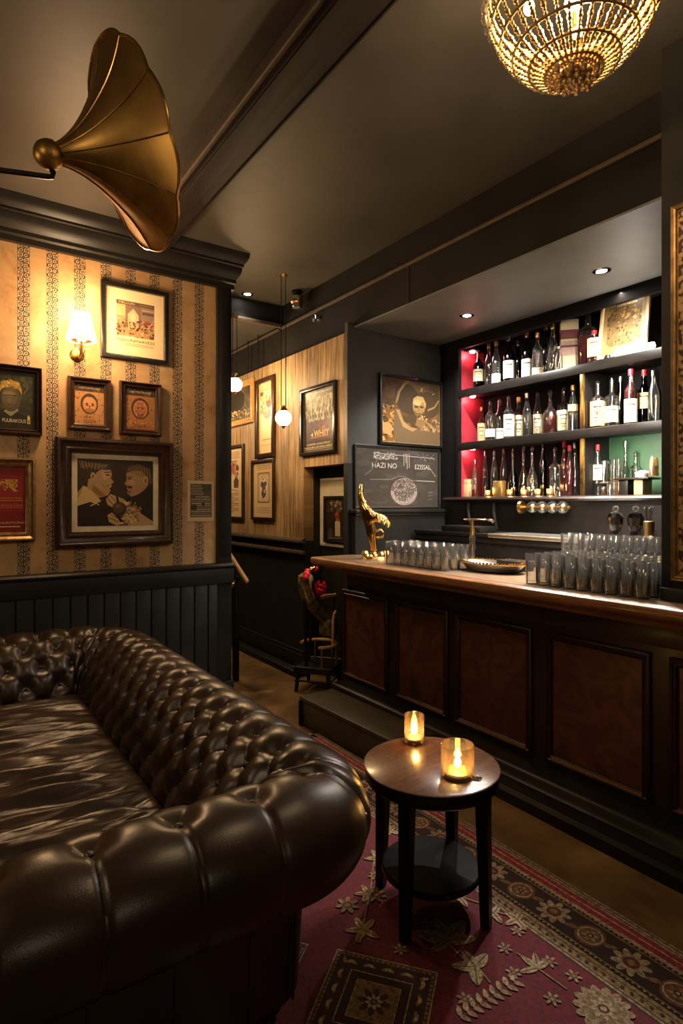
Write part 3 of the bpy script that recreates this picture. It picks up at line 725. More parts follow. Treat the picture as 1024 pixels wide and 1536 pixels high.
# ------------------------------------------------------------------ flat inked artwork (pictures, rug)
def s2l(c):
    return tuple(((v + .055) / 1.055) ** 2.4 if v > .04045 else v / 12.92 for v in c)
def hexc(h):
    h = h.lstrip('#'); return s2l(tuple(int(h[i:i + 2], 16) / 255 for i in (0, 2, 4)))
_text = {}
def text_geo(s):
    if s not in _text:
        cu = bpy.data.curves.new('lettering', 'FONT'); cu.body = s; cu.size = 1; cu.resolution_u = 3
        o = bpy.data.objects.new('lettering', cu); COL.objects.link(o)
        me = o.to_mesh(); vs = [(v.co.x, v.co.y) for v in me.vertices]; fs = [tuple(p.vertices) for p in me.polygons]
        o.to_mesh_clear(); bpy.data.objects.remove(o); bpy.data.curves.remove(cu); _text[s] = (vs, fs)
    return _text[s]
class Art:
    """a printed sheet: u to the right, v up, 0..w x 0..h metres, ink laid in order"""
    def __init__(self, w, h, bg, step=.00001):
        self.w = w; self.h = h; self.V = []; self.F = []; self.C = []; self.z = 0; self.step = step
        self.poly([(0, 0), (1, 0), (1, 1), (0, 1)], bg)
    def raw(self, vs, fs, col):
        if isinstance(col, str): col = hexc(col)
        vs = [(min(max(x, 0), self.w), min(max(y, 0), self.h)) for x, y in vs]; b = len(self.V); self.V += [(x, y, self.z) for x, y in vs]; self.F += [tuple(b + i for i in f) for f in fs]; self.C += [col] * len(vs)
    def up(self): self.z += self.step
    def poly(self, pts, col, up=True):
        self.raw([(u * self.w, v * self.h) for u, v in pts], [tuple(range(len(pts)))], col)
        if up: self.up()
    def rect(self, u0, v0, u1, v1, col, up=True): self.poly([(u0, v0), (u1, v0), (u1, v1), (u0, v1)], col, up)
    def ell(self, u, v, ru, rv, col, rot=0, n=20, up=True):
        c, s = math.cos(rot), math.sin(rot)
        self.poly([(u + ru * math.cos(2 * PI * i / n) * c - rv * math.sin(2 * PI * i / n) * s, v + ru * math.cos(2 * PI * i / n) * s + rv * math.sin(2 * PI * i / n) * c) for i in range(n)], col, up)
    def line(self, pts, wd, col, up=True):
        P = [Vector((u * self.w, v * self.h)) for u, v in pts]; vs = []
        for i, p in enumerate(P):
            d = (P[min(i + 1, len(P) - 1)] - P[max(i - 1, 0)]); d = d.normalized() if d.length else Vector((1, 0)); nn = Vector((-d.y, d.x)) * wd / 2
            vs += [tuple(p + nn), tuple(p - nn)]
        self.raw(vs, [(2 * i, 2 * i + 1, 2 * i + 3, 2 * i + 2) for i in range(len(P) - 1)], col)
        if up: self.up()
    def ring(self, u, v, ru, rv, wd, col, n=28): self.line([(u + ru * math.cos(2 * PI * i / n), v + rv * math.sin(2 * PI * i / n)) for i in range(n + 1)], wd, col)
    def box(self, u0, v0, u1, v1, wd, col): self.line([(u0, v0), (u1, v0)], wd, col, False); self.line([(u1, v0), (u1, v1)], wd, col, False); self.line([(u1, v1), (u0, v1)], wd, col, False); self.line([(u0, v1), (u0, v0)], wd, col)
    def text(self, s, u, v, hh, col, width=None):
        """s centred on (u, v), cap height hh (share of sheet height), optionally fitted to a width share"""
        vs, fs = text_geo(s)
        if not vs: return
        x0 = min(x for x, y in vs); x1 = max(x for x, y in vs); y0 = min(y for x, y in vs); y1 = max(y for x, y in vs)
        sy = hh * self.h / (y1 - y0); sx = width * self.w / (x1 - x0) if width else sy
        self.raw([(u * self.w + (x - (x0 + x1) / 2) * sx, v * self.h + (y - (y0 + y1) / 2) * sy) for x, y in vs], fs, col); self.up()
    def specks(self, n, u0, v0, u1, v1, size, cols, seed, aspect=1.0, rot=True):
        rg = random.Random(seed)
        for k in range(n):
            s = size * rg.uniform(.4, 1.2)
            self.ell(rg.uniform(u0, u1), rg.uniform(v0, v1), s, s * aspect * self.w / self.h, rg.choice(cols), rg.uniform(0, PI) if rot else 0, 7)
        self.up()
    def dashes(self, u0, u1, v, hh, col, seed):
        rg = random.Random(seed); u = u0
        while u < u1:
            l = rg.uniform(.6, 1.6) * hh * self.h / self.w; self.rect(u, v - hh / 2, min(u1, u + l), v + hh / 2 * rg.uniform(.6, 1), col, False); u += l * 1.35
        self.up()
    def mesh(self, name, mat='ink', thick=.002, vertical=True):
        """sheet centred on its middle; vertical: x right, z up, printed side towards -y"""
        vs = []; T = thick
        for x, y, z in self.V:
            p = (x - self.w / 2, y - self.h / 2)
            vs.append((p[0], -(T + z), p[1]) if vertical else (p[0], p[1], T + z))
        w, h = self.w / 2, self.h / 2; b = len(vs)
        for s in (0, 1):
            for a, c in ((-w, -h), (w, -h), (w, h), (-w, h)):
                vs.append((a, -T * s * .98, c) if vertical else (a, c, T * s * .98))
        fs = list(self.F) + [(b, b + 1, b + 2, b + 3)] + [(b + i, b + (i + 1) % 4, b + 4 + (i + 1) % 4, b + 4 + i) for i in range(4)]
        me = bpy.data.meshes.new(name); me.from_pydata(vs, [], fs); me.materials.append(M[mat])
        at = me.color_attributes.new('Ink', 'FLOAT_COLOR', 'POINT')
        cols = [(*c, 1) for c in self.C] + [(*self.C[0], 1)] * 8
        at.data.foreach_set('color', [q for c in cols for q in c]); return me
    def build(self, name, parent=None, mat='ink', thick=.002, vertical=True, loc=(0, 0, 0)):
        o = bpy.data.objects.new(name, self.mesh(name, mat, thick, vertical)); COL.objects.link(o); o.parent = parent; o.location = loc; return o

# ------------------------------------------------------------------ rug
RX0, RX1, RY0, RY1 = .35, 2.04, -.9, 3.25
W_, H_ = RX1 - RX0, RY1 - RY0
a = Art(W_, H_, '#6e1523', .000003)
def rp(x, y): return ((x - RX0) / W_, (y - RY0) / H_)
cream, gold_, dk, brn, red_ = '#b5a282', '#9a7d4c', '#241512', '#5a3b26', '#6e1523'
def band(i0, i1, col):
    for (x0, y0, x1, y1) in ((i0, i0, i1, H_ - i0), (W_ - i1, i0, W_ - i0, H_ - i0), (i0, i0, W_ - i0, i1), (i0, H_ - i1, W_ - i0, H_ - i0)):
        a.rect(x0 / W_, y0 / H_, x1 / W_, y1 / H_, col, False)
    a.up()
band(0, .035, cream); band(.006, .012, brn); band(.022, .027, brn); band(.035, .085, '#a5303f'); band(.055, .06, '#d8b8a0'); band(.085, .10, '#c4a988'); band(.10, .27, dk)
band(.112, .118, gold_); band(.25, .256, gold_); band(.27, .335, '#b49a72'); band(.285, .288, dk); band(.318, .322, dk); band(.331, .338, '#2d1a16')
rg = random.Random(5)
def rosette(x, y, r, c1, c2, c3, petals=8, rot=0):
    u, v = rp(x, y)
    for k in range(petals):
        th = rot + 2 * PI * k / petals
        du, dv = rp(x + r * .62 * math.cos(th), y + r * .62 * math.sin(th))
        P = []
        for i in range(10):
            q = 2 * PI * i / 10; ex, ey = r * .42 * math.cos(q), r * .20 * math.sin(q)
            P.append(rp(x + r * .6 * math.cos(th) + ex * math.cos(th) - ey * math.sin(th), y + r * .6 * math.sin(th) + ex * math.sin(th) + ey * math.cos(th)))
        a.poly(P, c1)
    a.ell(u, v, r * .42 / W_, r * .42 / H_, c2); a.ell(u, v, r * .22 / W_, r * .22 / H_, c3)
def leaf(x, y, th, L, wd, col, vein=None):
    P = []
    for i in range(14):
        q = 2 * PI * i / 14; ex = L / 2 * math.cos(q) + L / 2; ey = wd / 2 * math.sin(q) * (1 - .35 * math.cos(q))
        P.append(rp(x + ex * math.cos(th) - ey * math.sin(th), y + ex * math.sin(th) + ey * math.cos(th)))
    a.poly(P, col)
    if vein: a.line([rp(x, y), rp(x + L * math.cos(th), y + L * math.sin(th))], .004, vein)
def stem(pts, col=gold_, wd=.006): a.line([rp(*p) for p in pts], wd, col)
# main border: alternating medallions and leaves
for side in (0, 1, 2, 3):
    Ls = H_ if side < 2 else W_; n = int((Ls - .3) / .145)
    for k in range(n + 1):
        q = .19 + k * (Ls - .38) / n
        x, y = ((RX1 - .185, RY0 + q), (RX0 + .185, RY0 + q), (RX0 + q, RY0 + .185), (RX0 + q, RY1 - .185))[side]
        if k % 2 == 0: rosette(x, y, .062, rg.choice((cream, '#b7a27c', '#9d8a6b')), '#6d2a2a', gold_, 9, rg.random())
        else:
            a.ell(*rp(x, y), .055 / W_, .05 / H_, '#7a5238'); a.ring(*rp(x, y), .04 / W_, .04 / H_, .006, '#c9ac7e'); rosette(x, y, .028, '#b08a58', dk, cream, 6)
            for s in (-1, 1):
                dx, dy = (0, s * .05) if side < 2 else (s * .05, 0)
                leaf(x + dx, y + dy, (PI / 2 if side < 2 else 0) + (0 if s > 0 else PI) + .5, .045, .02, '#8a6c46')
# small dentils and dots in the guard stripes
for side in (0, 1, 2, 3):
    Ls = H_ if side < 2 else W_
    for off, size, st, c in ((.108, .007, .018, cream), (.262, .007, .018, cream), (.303, .010, .03, '#6b2c2a'), (.0155, .0035, .012, brn)):
        k = off
        while k < Ls - off:
            x, y = ((RX1 - off, RY0 + k), (RX0 + off, RY0 + k), (RX0 + k, RY0 + off), (RX0 + k, RY1 - off))[side]
            a.rect(*rp(x - size / 2, y - size / 2), *rp(x + size / 2, y + size / 2), c, False); k += st
a.up()
# field: square medallion turned to the viewer, flower sprays, stars
def sqm(cx, cy, th, S):
    def ring_sq(s0, col):
        P = []
        for i in range(4):
            q = th + PI / 4 + i * PI / 2; P.append(rp(cx + s0 / math.sqrt(2) * math.cos(q), cy + s0 / math.sqrt(2) * math.sin(q)))
        a.poly(P, col)
    for f, c in ((1.0, cream), (.97, '#2a1914'), (.95, gold_), (.90, '#2f1e17'), (.60, '#b79d70'), (.575, '#1e120f'), (.42, '#b39a68'), (.40, '#8d7146')): ring_sq(S * f, c)
    for i in range(4):
        q = th + i * PI / 2; ux, uy = math.cos(q), math.sin(q); vx, vy = -uy, ux
        for k in range(-4, 5):
            x = cx + ux * S * .375 + vx * S * .09 * k; y = cy + uy * S * .375 + vy * S * .09 * k
            leaf(x, y, q + (1.2 if k % 2 else -1.2), S * .075, S * .035, '#c8b182'); a.ell(*rp(x, y), S * .016 / W_, S * .016 / H_, gold_)
        for k in range(-9, 10):
            x = cx + ux * S * .4625 + vx * S * .05 * k; y = cy + uy * S * .4625 + vy * S * .05 * k
            a.ell(*rp(x, y), S * .011 / W_, S * .011 / H_, dk, 0, 8, False)
        a.up()
    rosette(cx, cy, S * .15, '#3a261a', '#7a3030', cream, 8, th); rosette(cx, cy, S * .08, '#c9b07e', '#4a2a1e', gold_, 8, th + .3)
sqm(1.075, 1.384, R(-52), .335); sqm(.80, 1.72, R(-52), .335)
def F(px, py): return on(px, py, Z=0)[:2]
x, y = F(672, 1416)
for dth, L, wd, c in ((.3, .12, .06, '#b9a27c'), (1.2, .11, .05, '#a58f6c'), (2.2, .12, .06, cream), (-.5, .10, .05, '#b08a6c'), (3.2, .08, .04, '#8d7a58')): leaf(x, y, dth, L, wd, c, '#6d4030')
stem([F(672, 1420), F(690, 1440), F(715, 1455), F(735, 1480)])
x, y = F(712, 1456)
for dth in (.2, 1.3, 2.5, 4.0): leaf(x, y, dth, .075, .04, '#bca67c', '#6d4030')
x, y = F(806, 1458)
for dth in (.0, .8, 1.6, 2.8): leaf(x, y, dth, .065, .024, '#b9a27c', '#6d4030')
stem([F(775, 1435), F(806, 1458), F(850, 1490)])
x, y = F(905, 1520); rosette(x, y, .085, '#a5906c', '#6d2a2a', gold_, 14); rosette(x, y, .062, '#8d7450', '#a58f6e', gold_, 11, .2); rosette(x, y, .04, '#b7a27c', '#5a2a2a', cream, 8)
x, y = F(715, 1525)
for k in range(9):
    q = F(690 + k * 10, 1530 - k * 6.5); leaf(*q, 1.0, .035, .016, '#c4ad86'); leaf(*q, -1.2, .035, .016, '#a58f6c')
for px, py in ((757, 1428), (770, 1465), (824, 1448), (828, 1505), (697, 1505), (776, 1402), (600, 1430), (640, 1392), (860, 1470)): rosette(*F(px, py), .026, '#a58f6e', '#7a4438', gold_, 6)
for px, py, r in ((545, 1400, .06), (552, 1345, .05), (568, 1292, .06), (585, 1250, .05), (535, 1250, .05)):
    x, y = F(px, py)
    for dth in (.3, 1.4, 2.6, 3.7, 5.0): leaf(x, y, dth, r * 1.1, r * .45, rg.choice(('#b79a62', '#a98a55', '#c4ad86')), '#6d4030')
stem([F(540, 1420), F(545, 1390), F(555, 1345), F(560, 1300), F(575, 1270)])
stem([F(770, 1380), F(740, 1372), F(720, 1360), F(690, 1350)]); 
for px, py in ((690, 1352), (740, 1375), (775, 1385)):
    x, y = F(px, py)
    for dth in (.3, 1.6, 3.0, 4.4): leaf(x, y, dth, .055, .025, '#b9a27c', '#6d4030')
for k in range(26):
    x, y = rg.uniform(.75, 1.65), rg.uniform(-.5, 2.9)
    if 1.0 < y < 1.7 and x > .85: continue
    rosette(x, y, rg.uniform(.02, .05), rg.choice((cream, gold_, '#b08a6c')), '#6d2a2a', gold_, 7)
rug = a.build('persian_rug', None, 'rug', .009, False, ((RX0 + RX1) / 2, (RY0 + RY1) / 2, .001)); tag(rug, 'burgundy Persian rug with a flowered border lying before the bar', 'rug')
ZR = .001 + .009 + a.z + .0003; print('rug top', ZR)
# ------------------------------------------------------------------ side table
tx, ty_, _ = on(646, 1146, Z=.535)
TZ = .525; TR = .243
M['shelfblack'] = simple('black_shelf_lacquer', (.007, .006, .005), .3, spec=.15, var=.2)
tb = thing('side_table', 'small round dark wood side table with a lower shelf standing on the rug', 'table', (tx, ty_, ZR))
MB().lathe([(.0, TZ - .05 - .01), (TR - .012, TZ - .06), (TR, TZ - .05), (TR, TZ - .012), (TR - .004, TZ - .006), (.0, TZ - .006)], n=64).build('apron', 'black', tb)
MB().lathe([(.0, TZ - .008), (TR + .004, TZ - .008), (TR + .006, TZ - .003), (TR + .001, TZ), (.0, TZ)], n=64).build('tabletop', 'tablewood', tb, label='red-brown polished wooden top')
for k in range(4):
    th = R(-119.3 + 52) + k * PI / 2; rr = TR - .045
    c, s = math.cos(th), math.sin(th)
    q = Matrix.Rotation(th, 4, 'Z')
    m = MB(); r0, r1 = .023, .016
    vs = [q @ Vector((rr + sx * r0, sy * r0, TZ - .05)) for sx, sy in ((-1, -1), (1, -1), (1, 1), (-1, 1))] + [q @ Vector((rr + .012 + sx * r1, sy * r1, 0)) for sx, sy in ((-1, -1), (1, -1), (1, 1), (-1, 1))]
    m.add(vs, [(0, 1, 2, 3), (7, 6, 5, 4)] + [(i, 4 + i, 4 + (i + 1) % 4, (i + 1) % 4) for i in range(4)]); m.build('leg', 'black', tb)
MB().lathe([(.0, .13), (.175, .13), (.182, .136), (.182, .15), (.176, .156), (.0, .156)], n=48).build('lower_shelf', 'shelfblack', tb)
def candle(px, py, r, h, lab):
    x, y, _ = on(px, py, Z=ZR + TZ)
    c = thing('candle_holder', lab, 'candle', (x, y, ZR + TZ + .0005))
    MB().lathe([(.0, 0), (r * .96, 0), (r, .006), (r, h), (r * .97, h + .003), (r * .93, h), (r * .92, .014), (.0, .012)], n=32).build('glass_cup', 'aglass', c, angle=60)
    MB().lathe([(.0, .0125), (r * .86, .0125), (r * .86, h * .17), (r * .5, h * .165), (.0, h * .16)], n=24).build('candle_wax', 'wax', c)
    MB().cyl((0, 0, h * .16), (0, 0, h * .27), .0015, n=6).build('wick', 'blackcap', c)
    f = h * .26
    MB().lathe([(.0, f), (.008, f + .005), (.0125, f + .015), (.011, f + .024), (.006, f + .036), (.002, f + .046), (.0, f + .050)], n=16).build('flame', 'flame', c)
    light('candle_light', 'POINT', (x, y, ZR + TZ + f + .022), 1.1, (1, .58, .24), .012)
candle(621, 1112, .040, .105, 'taller narrow glass tealight burning at the back of the side table')
candle(686, 1163, .058, .108, 'wider glass tealight burning at the front of the side table')
x, y, _ = on(715, 1168, Z=ZR + TZ)
st = MB().lathe([(.0, 0), (.016, 0), (.018, .004), (.010, .010), (.0, .012)], (x, y, ZR + TZ + .0005), 14).build('glass_stopper', 'glass'); tag(st, 'tiny clear glass stopper lying beside the wider tealight', 'stopper')
# ------------------------------------------------------------------ low leather-covered step box along the bar foot
tk = thing('step_box', 'low olive brown leather covered step box between sofa and bar', 'step', (2.185, 2.93, 0), R(2.0))
MB().box(-.135, .130, -.50, .50, .0, .168, .006).build('body', 'trunk', tk)
MB().box(-.142, .135, -.507, .507, .1685, .196, .008).build('lid', 'trunk', tk)
MB().box(-.146, -.110, .47, .510, .0, .167, .004).build('corner_strap', 'blackmatt', tk)
# ------------------------------------------------------------------ dressed high chair at the end of the bar
CX, CY = 2.56, 4.03
ch = thing('high_chair', 'dark high chair with draped back, gilt rails and red flowers at the bar end', 'chair', (CX, CY, 0), R(38))
sz = .20
for sx, sy in ((-1, -1), (1, -1), (1, 1), (-1, 1)):
    MB().tube([(sx * .12, sy * .12, sz), (sx * .14, sy * .14, 0)], [.019, .015], 8).build('leg', 'black', ch)
MB().box(-.16, .16, -.16, .16, sz - .05, sz, .015).build('seat', 'black', ch)
MB().tube([(-.165, -.165, sz + .002), (.165, -.165, sz + .002), (.165, .165, sz + .002), (-.165, .165, sz + .002)], .006, 6, True).build('seat_edge', 'framewood', ch, label='worn pale seat edge')
MB().tube([(-.145, -.145, .09), (.145, -.145, .09), (.145, .145, .09), (-.145, .145, .09)], .008, 6, True).build('stretcher', 'black', ch)
def arc3(cx, cy, cz, r, a0, a1, n=14, tilt=0): return [(cx + r * math.cos(R(a0 + (a1 - a0) * i / n)), cy + r * math.sin(R(a0 + (a1 - a0) * i / n)), cz + tilt * math.sin(R(a0 + (a1 - a0) * i / n))) for i in range(n + 1)]
MB().tube(arc3(0, 0, .36, .15, -160, 90), .013, 8).build('hoop_rail', 'railwood', ch, label='honey coloured hoop rail')
for th in (-150, -90, -30, 30): MB().cyl((.15 * math.cos(R(th)), .15 * math.sin(R(th)), sz), (.15 * math.cos(R(th)), .15 * math.sin(R(th)), .36), .008, n=8).build('spindle', 'gilt', ch)
MB().tube([(-.02, -.13, .36), (-.045, -.14, .48), (-.05, -.14, .56), (-.02, -.14, .61), (.05, -.13, .62), (.10, -.10, .58), (.13, -.07, .52)], .012, 8).build('swan_neck', 'railwood', ch, label='gilt curved support')
MB().tube([(-.10, .0, .735), (.02, -.06, .745), (.14, -.08, .73), (.22, -.07, .725)], .018, 8).build('arm_rail', 'railwood', ch, label='honey coloured arm rail')
for xx in (.20, ): MB().cyl((xx, -.07, sz), (xx, -.07, .73), .010, n=8).build('arm_post', 'black', ch)
bk = MB()
secs = [(.08, -.08, .50, .03, .03), (.05, -.03, .58, .07, .05), (-.02, .0, .66, .09, .055), (-.10, .03, .76, .075, .05), (-.15, .05, .86, .055, .045), (-.165, .05, .93, .05, .04), (-.15, .05, .95, .02, .02)]
vs = []; fs = []; nn = 22
for k, (x, y, z, rx, ry) in enumerate(secs):
    for i in range(nn):
        th = 2 * PI * i / nn; f = 1.28 + .20 * math.sin(th * 6 + k * .7)
        vs.append((x + rx * f * math.cos(th), y + ry * f * math.sin(th), z))
for k in range(len(secs) - 1):
    for i in range(nn): fs.append((k * nn + i, k * nn + (i + 1) % nn, (k + 1) * nn + (i + 1) % nn, (k + 1) * nn + i))
fs += [tuple(reversed(range(nn))), tuple((len(secs) - 1) * nn + i for i in range(nn))]
bk.add(vs, fs).build('draped_back', 'olive', ch, angle=60, label='olive gold draped back')
MB().cyl((-.12, .06, sz), (-.13, .07, .74), .014, n=8).build('back_post', 'black', ch)
MB().cyl((.05, .10, sz), (-.02, .05, .62), .012, n=8).build('back_post', 'black', ch)
sk = MB()
vs = []; fs = []
for k, (z, r) in enumerate(((.62, .035), (.58, .06), (.52, .085), (.46, .09), (.43, .085))):
    for i in range(nn):
        th = 2 * PI * i / nn; f = 1 + .14 * math.sin(th * 7); vs.append((.07 + r * f * math.cos(th), -.07 + r * .8 * f * math.sin(th), z))
for k in range(4):
    for i in range(nn): fs.append((k * nn + i, k * nn + (i + 1) % nn, (k + 1) * nn + (i + 1) % nn, (k + 1) * nn + i))
sk.add(vs, fs).build('cloth_skirt', 'olive', ch, angle=60)
fl = MB(); rg2 = random.Random(2)
for k in range(46):
    v = Vector((rg2.gauss(0, 1), rg2.gauss(0, 1), rg2.gauss(0, 1))).normalized() * .052
    fl.ball((-.10 + v.x, -.055 + v.y * .8, .83 + v.z), .014, 8)
fl.build('flower_head', 'redplastic', ch, label='round red flower')
cb_ = MB()
for k, (dx, dz, r) in enumerate(((-.07, -.01, .030), (-.085, -.03, .026), (-.055, .015, .022))): cb_.ball((-.15 + dx, .02, .955 + dz), r, 10)
for k in range(4): cb_.ball((-.105 + k * .022, .0, .97 + .008 * (k % 2)), .016, 8)
cb_.build('red_plume', 'redplastic', ch, label='red plume')
gt = MB()
for k in range(4): gt.ball((-.19 + k * .024, .0, .975 + .01 * (k % 2)), .020, 10)
gt.build('gilt_crest', 'gold', ch, label='gilt crest')
# ------------------------------------------------------------------ wooden handrail behind the wallpapered wall
hx, hy, hz = on(343, 830, Y=4.62); ex, ey, ez = on(371, 873, Y=4.50)
hr = thing('handrail', 'honey coloured wooden handrail end sticking out behind the wall post', 'handrail', (hx, hy, 0))
MB().tube([(-.10, .03, hz + .10), (0, 0, hz), (ex - hx - .006, ey - hy, ez + .006), (ex - hx, ey - hy, ez)], [.020, .020, .021, .015], 12).build('rail', 'railwood', hr)
MB().tube([(.05, -.03, 0), (.05, -.03, ez - .16), (.045, -.03, ez - .05), (.06, -.05, ez + .045)], [.03, .03, .022, .012], 10).build('newel_post', 'black', hr)
MB().ball((.02, -.02, ez - .02), .035, 14).build('newel_cap', 'brass', hr)
# ------------------------------------------------------------------ gilt statuette on the bar
sx_, sy_, _ = on(562, X=2.60)
sg = thing('gilt_statuette', 'polished gold statuette with a raised arm on a rocky base on the bar', 'statuette', (2.60, sy_, ZT), R(-35))
k_ = 4.05 / FPX
def SP(px, py, dy=0): return Vector(((px - 562) * k_, dy, (829 - py) * k_))
rk = MB(); rg3 = random.Random(11)
for k in range(16):
    rk.ball((rg3.uniform(-.085, .085), rg3.uniform(-.05, .05), .012 + rg3.uniform(0, .03)), rg3.uniform(.018, .032), 8, (1, 1, .8))
rk.lathe([(.0, 0), (.10, 0), (.09, .018), (.0, .024)], n=14, ax=(1, .65)); rk.build('rock_base', 'brass', sg, smooth=False)
def skin(name, chains, mat, parent, sub=2):
    """one continuous surface grown round joined chains of (point, radius)"""
    vs = []; es = []; rs = []; idx = {}
    for c in chains:
        prev = None
        for p, r in c:
            key = tuple(round(q, 5) for q in p)
            if key not in idx: idx[key] = len(vs); vs.append(tuple(p)); rs.append(r)
            if prev is not None and prev != idx[key]: es.append((prev, idx[key]))
            prev = idx[key]
    me = bpy.data.meshes.new(name); me.from_pydata(vs, es, [])
    o = bpy.data.objects.new(name, me); COL.objects.link(o)
    o.modifiers.new('skin', 'SKIN'); s = o.modifiers.new('sub', 'SUBSURF'); s.levels = s.render_levels = sub
    lay = me.skin_vertices[0].data
    for i, r in enumerate(rs): lay[i].radius = (r, r); lay[i].use_root = (i == 0)
    dg = bpy.context.evaluated_depsgraph_get(); dg.update(); ev = o.evaluated_get(dg)
    m2 = bpy.data.meshes.new_from_object(ev); bpy.data.objects.remove(o)
    m2.name = name; m2.materials.clear(); m2.materials.append(M[mat]); m2.polygons.foreach_set('use_smooth', [True] * len(m2.polygons))
    q = bpy.data.objects.new(name, m2); COL.objects.link(q); q.parent = parent; return q
hip = SP(557, 782); chest = SP(551, 762); sho = SP(546, 750)
skin('figure_body', [
    [(hip, .042), (chest, .048), (sho, .042)],
    [(hip, .042), (SP(558, 796), .036), (SP(560, 808), .028), (SP(561, 820), .022)],
    [(sho, .042), (SP(543, 742), .031), (SP(540, 730), .027), (SP(540, 719), .020), (SP(541, 712), .009)],
    [(chest, .048), (SP(562, 765, -.005), .040), (SP(572, 766, -.01), .042), (SP(579, 768, -.012), .028), (SP(584, 772, -.012), .013)],
], 'gold', sg)
cr = MB()
for k in range(9):
    q = SP(565 + 2.2 * k, 760 + 1.5 * k, -.035); cr.cyl(q, q + Vector((.010, -.016, -.055 + .014 * (k % 3))), .013, .003, 6)
cr.build('mane', 'gold', sg, smooth=False)
MB().tube([SP(564, 786), SP(571, 783), SP(575, 788), SP(574, 795), SP(566, 796), SP(562, 793)], .009, 8).build('curled_tail', 'gold', sg)
# ------------------------------------------------------------------ gramophone horn
HD = 2.15
def ray(px, py, d): u = (px - 512) / FPX; v = (HOR - py) / FPX; return Vector(((FX + RX * u) * d, (FY + RY * u) * d, EYE + v * d))
ball_c = ray(73, 232, 2.05); mouth_c = ray(199, 225, 2.215)
axis = (mouth_c - ball_c)
hn = thing('gramophone_horn', 'big brass gramophone horn with ribbed petals hanging near the ceiling', 'horn', ball_c)
ax_ = axis.normalized(); LH = axis.length - .01
toward = (Vector((0, 0, EYE)) - ball_c).normalized()
# the mouth is turned a little away from the viewer
right = Vector((RX, RY, 0)); fwd = Vector((FX, FY, 0))
dirn = ax_
rotq = dirn.to_track_quat('Z', 'Y'); HM = rotq.to_matrix().to_4x4()
NP, SEG = 11, 10; n = NP * SEG; prof = []
for i in range(41):
    t = i / 40
    r = .030 + .070 * t + .250 * t ** 1.9
    z = .02 + LH * t - .05 * max(0, t - .7) ** 2 * 4
    prof.append((r, z))
vs = []; fs = []
for lay, off in ((0, 0.), (1, -.004)):
    for r, z in prof:
        for i in range(n):
            a_ = 2 * PI * i / n; ph = (i % SEG) / SEG
            bulge = 1 + .022 * (math.sin(PI * ph)) * (r / .4) * 1.4 - .012
            rim = (z - .02) / LH
            vs.append(HM @ Vector(((r * bulge + off) * math.cos(a_), (r * bulge + off) * math.sin(a_), z + .010 * math.sin(PI * ph) * rim ** 5)))
K = len(prof)
for lay in (0, 1):
    for j in range(K - 1):
        for i in range(n):
            b = lay * K * n; fs.append((b + j * n + i, b + j * n + (i + 1) % n, b + (j + 1) * n + (i + 1) % n, b + (j + 1) * n + i))
for i in range(n): fs.append(((K - 1) * n + i, (K - 1) * n + (i + 1) % n, K * n + (K - 1) * n + (i + 1) % n, K * n + (K - 1) * n + i))
t = NT('tarnished_horn_brass'); o = t.coord(); nn_ = t.noise(o, 5, 6, .65)
t.set(col=t.ramp(nn_, [(.3, (.24, .125, .028)), (.7, (.46, .27, .075))]), metal=.9, rough=t.m('MULTIPLY_ADD', nn_, .25, .26)); M['horn'] = t.mat
bell = MB().add(vs, fs).build('bell', 'horn', hn, angle=25)
rb = MB()
for k in range(NP):
    pts = []
    for j in range(0, K):
        pts.append(HM @ Vector((vs and 0, 0, 0))) if False else pts.append(HM @ Vector(((prof[j][0] * .996 + .001) * math.cos(2 * PI * k / NP), (prof[j][0] * .996 + .001) * math.sin(2 * PI * k / NP), prof[j][1])))
    MB().tube(pts, .0032, 6).build('rib', 'brass', hn)
rimp = [Vector(vs[(K - 1) * n + i]) for i in range(n)]
MB().tube(rimp, .006, 8, True).build('rim', 'brass', hn)
MB().ball((0, 0, 0), .050, 24).lathe([(.05, .0), (.047, .02), (.034, .035), (.033, .05)], n=24, mtx=HM).build('throat', 'horn', hn)
p0 = Vector((.02, 0, -.045)); pl = ray(80, 268, 2.07) - ball_c; pe = ray(-40, 250, 1.95) - ball_c; pe2 = Vector((XL + .01, ball_c.y - .3, ball_c.z + .0)) - ball_c
MB().tube([Vector((.0, .0, -.03)), pl + Vector((0, 0, .02)), pl + Vector((-.005, 0, .004)), pl + Vector((-.02, 0, 0)), pe, pe2], .010, 8).build('swing_arm', 'black', hn)
# ------------------------------------------------------------------ chandelier
ccx, ccy, ccz = ray(860, 62, 1.72)
cz_rim = 3.0
cl = thing('crystal_chandelier', 'glowing beaded crystal bowl chandelier at the upper right', 'chandelier', (ccx, ccy, cz_rim))
t = NT('lit_crystal_beads'); t.set(col=(.95, .72, .38), metal=.75, rough=.22); M['beads'] = t.mat
RC = .245; DC = .25
def bowl(th, f):     # f 0 rim .. 1 bottom
    a = f * PI / 2; r = RC * (math.cos(a) * .86 + .14 * (1 - f)); return Vector((r * math.cos(th), r * math.sin(th), -DC * math.sin(a) ** 1.0))
for k in range(36):
    b = MB(); th = 2 * PI * k / 36; N = 34
    for i in range(N + 1):
        f = i / N * .93; p = bowl(th, f); b.ball(p, .0060 if i % 5 else .0085, 6)
    b.build('bead_strand', 'beads', cl)
for f, r in ((0, .010), (.16, .005), (.32, .005), (.48, .005), (.64, .005), (.78, .006), (.90, .010)):
    MB().tube([bowl(2 * PI * i / 56, f) for i in range(56)], r, 6, True).build('hoop', 'beads', cl)
fr = MB()
for k in range(40):
    th = 2 * PI * k / 40; p = bowl(th, 0) + Vector((.008 * math.cos(th), .008 * math.sin(th), -.012)); fr.ball(p, .013, 8, (1, 1, 1.5))
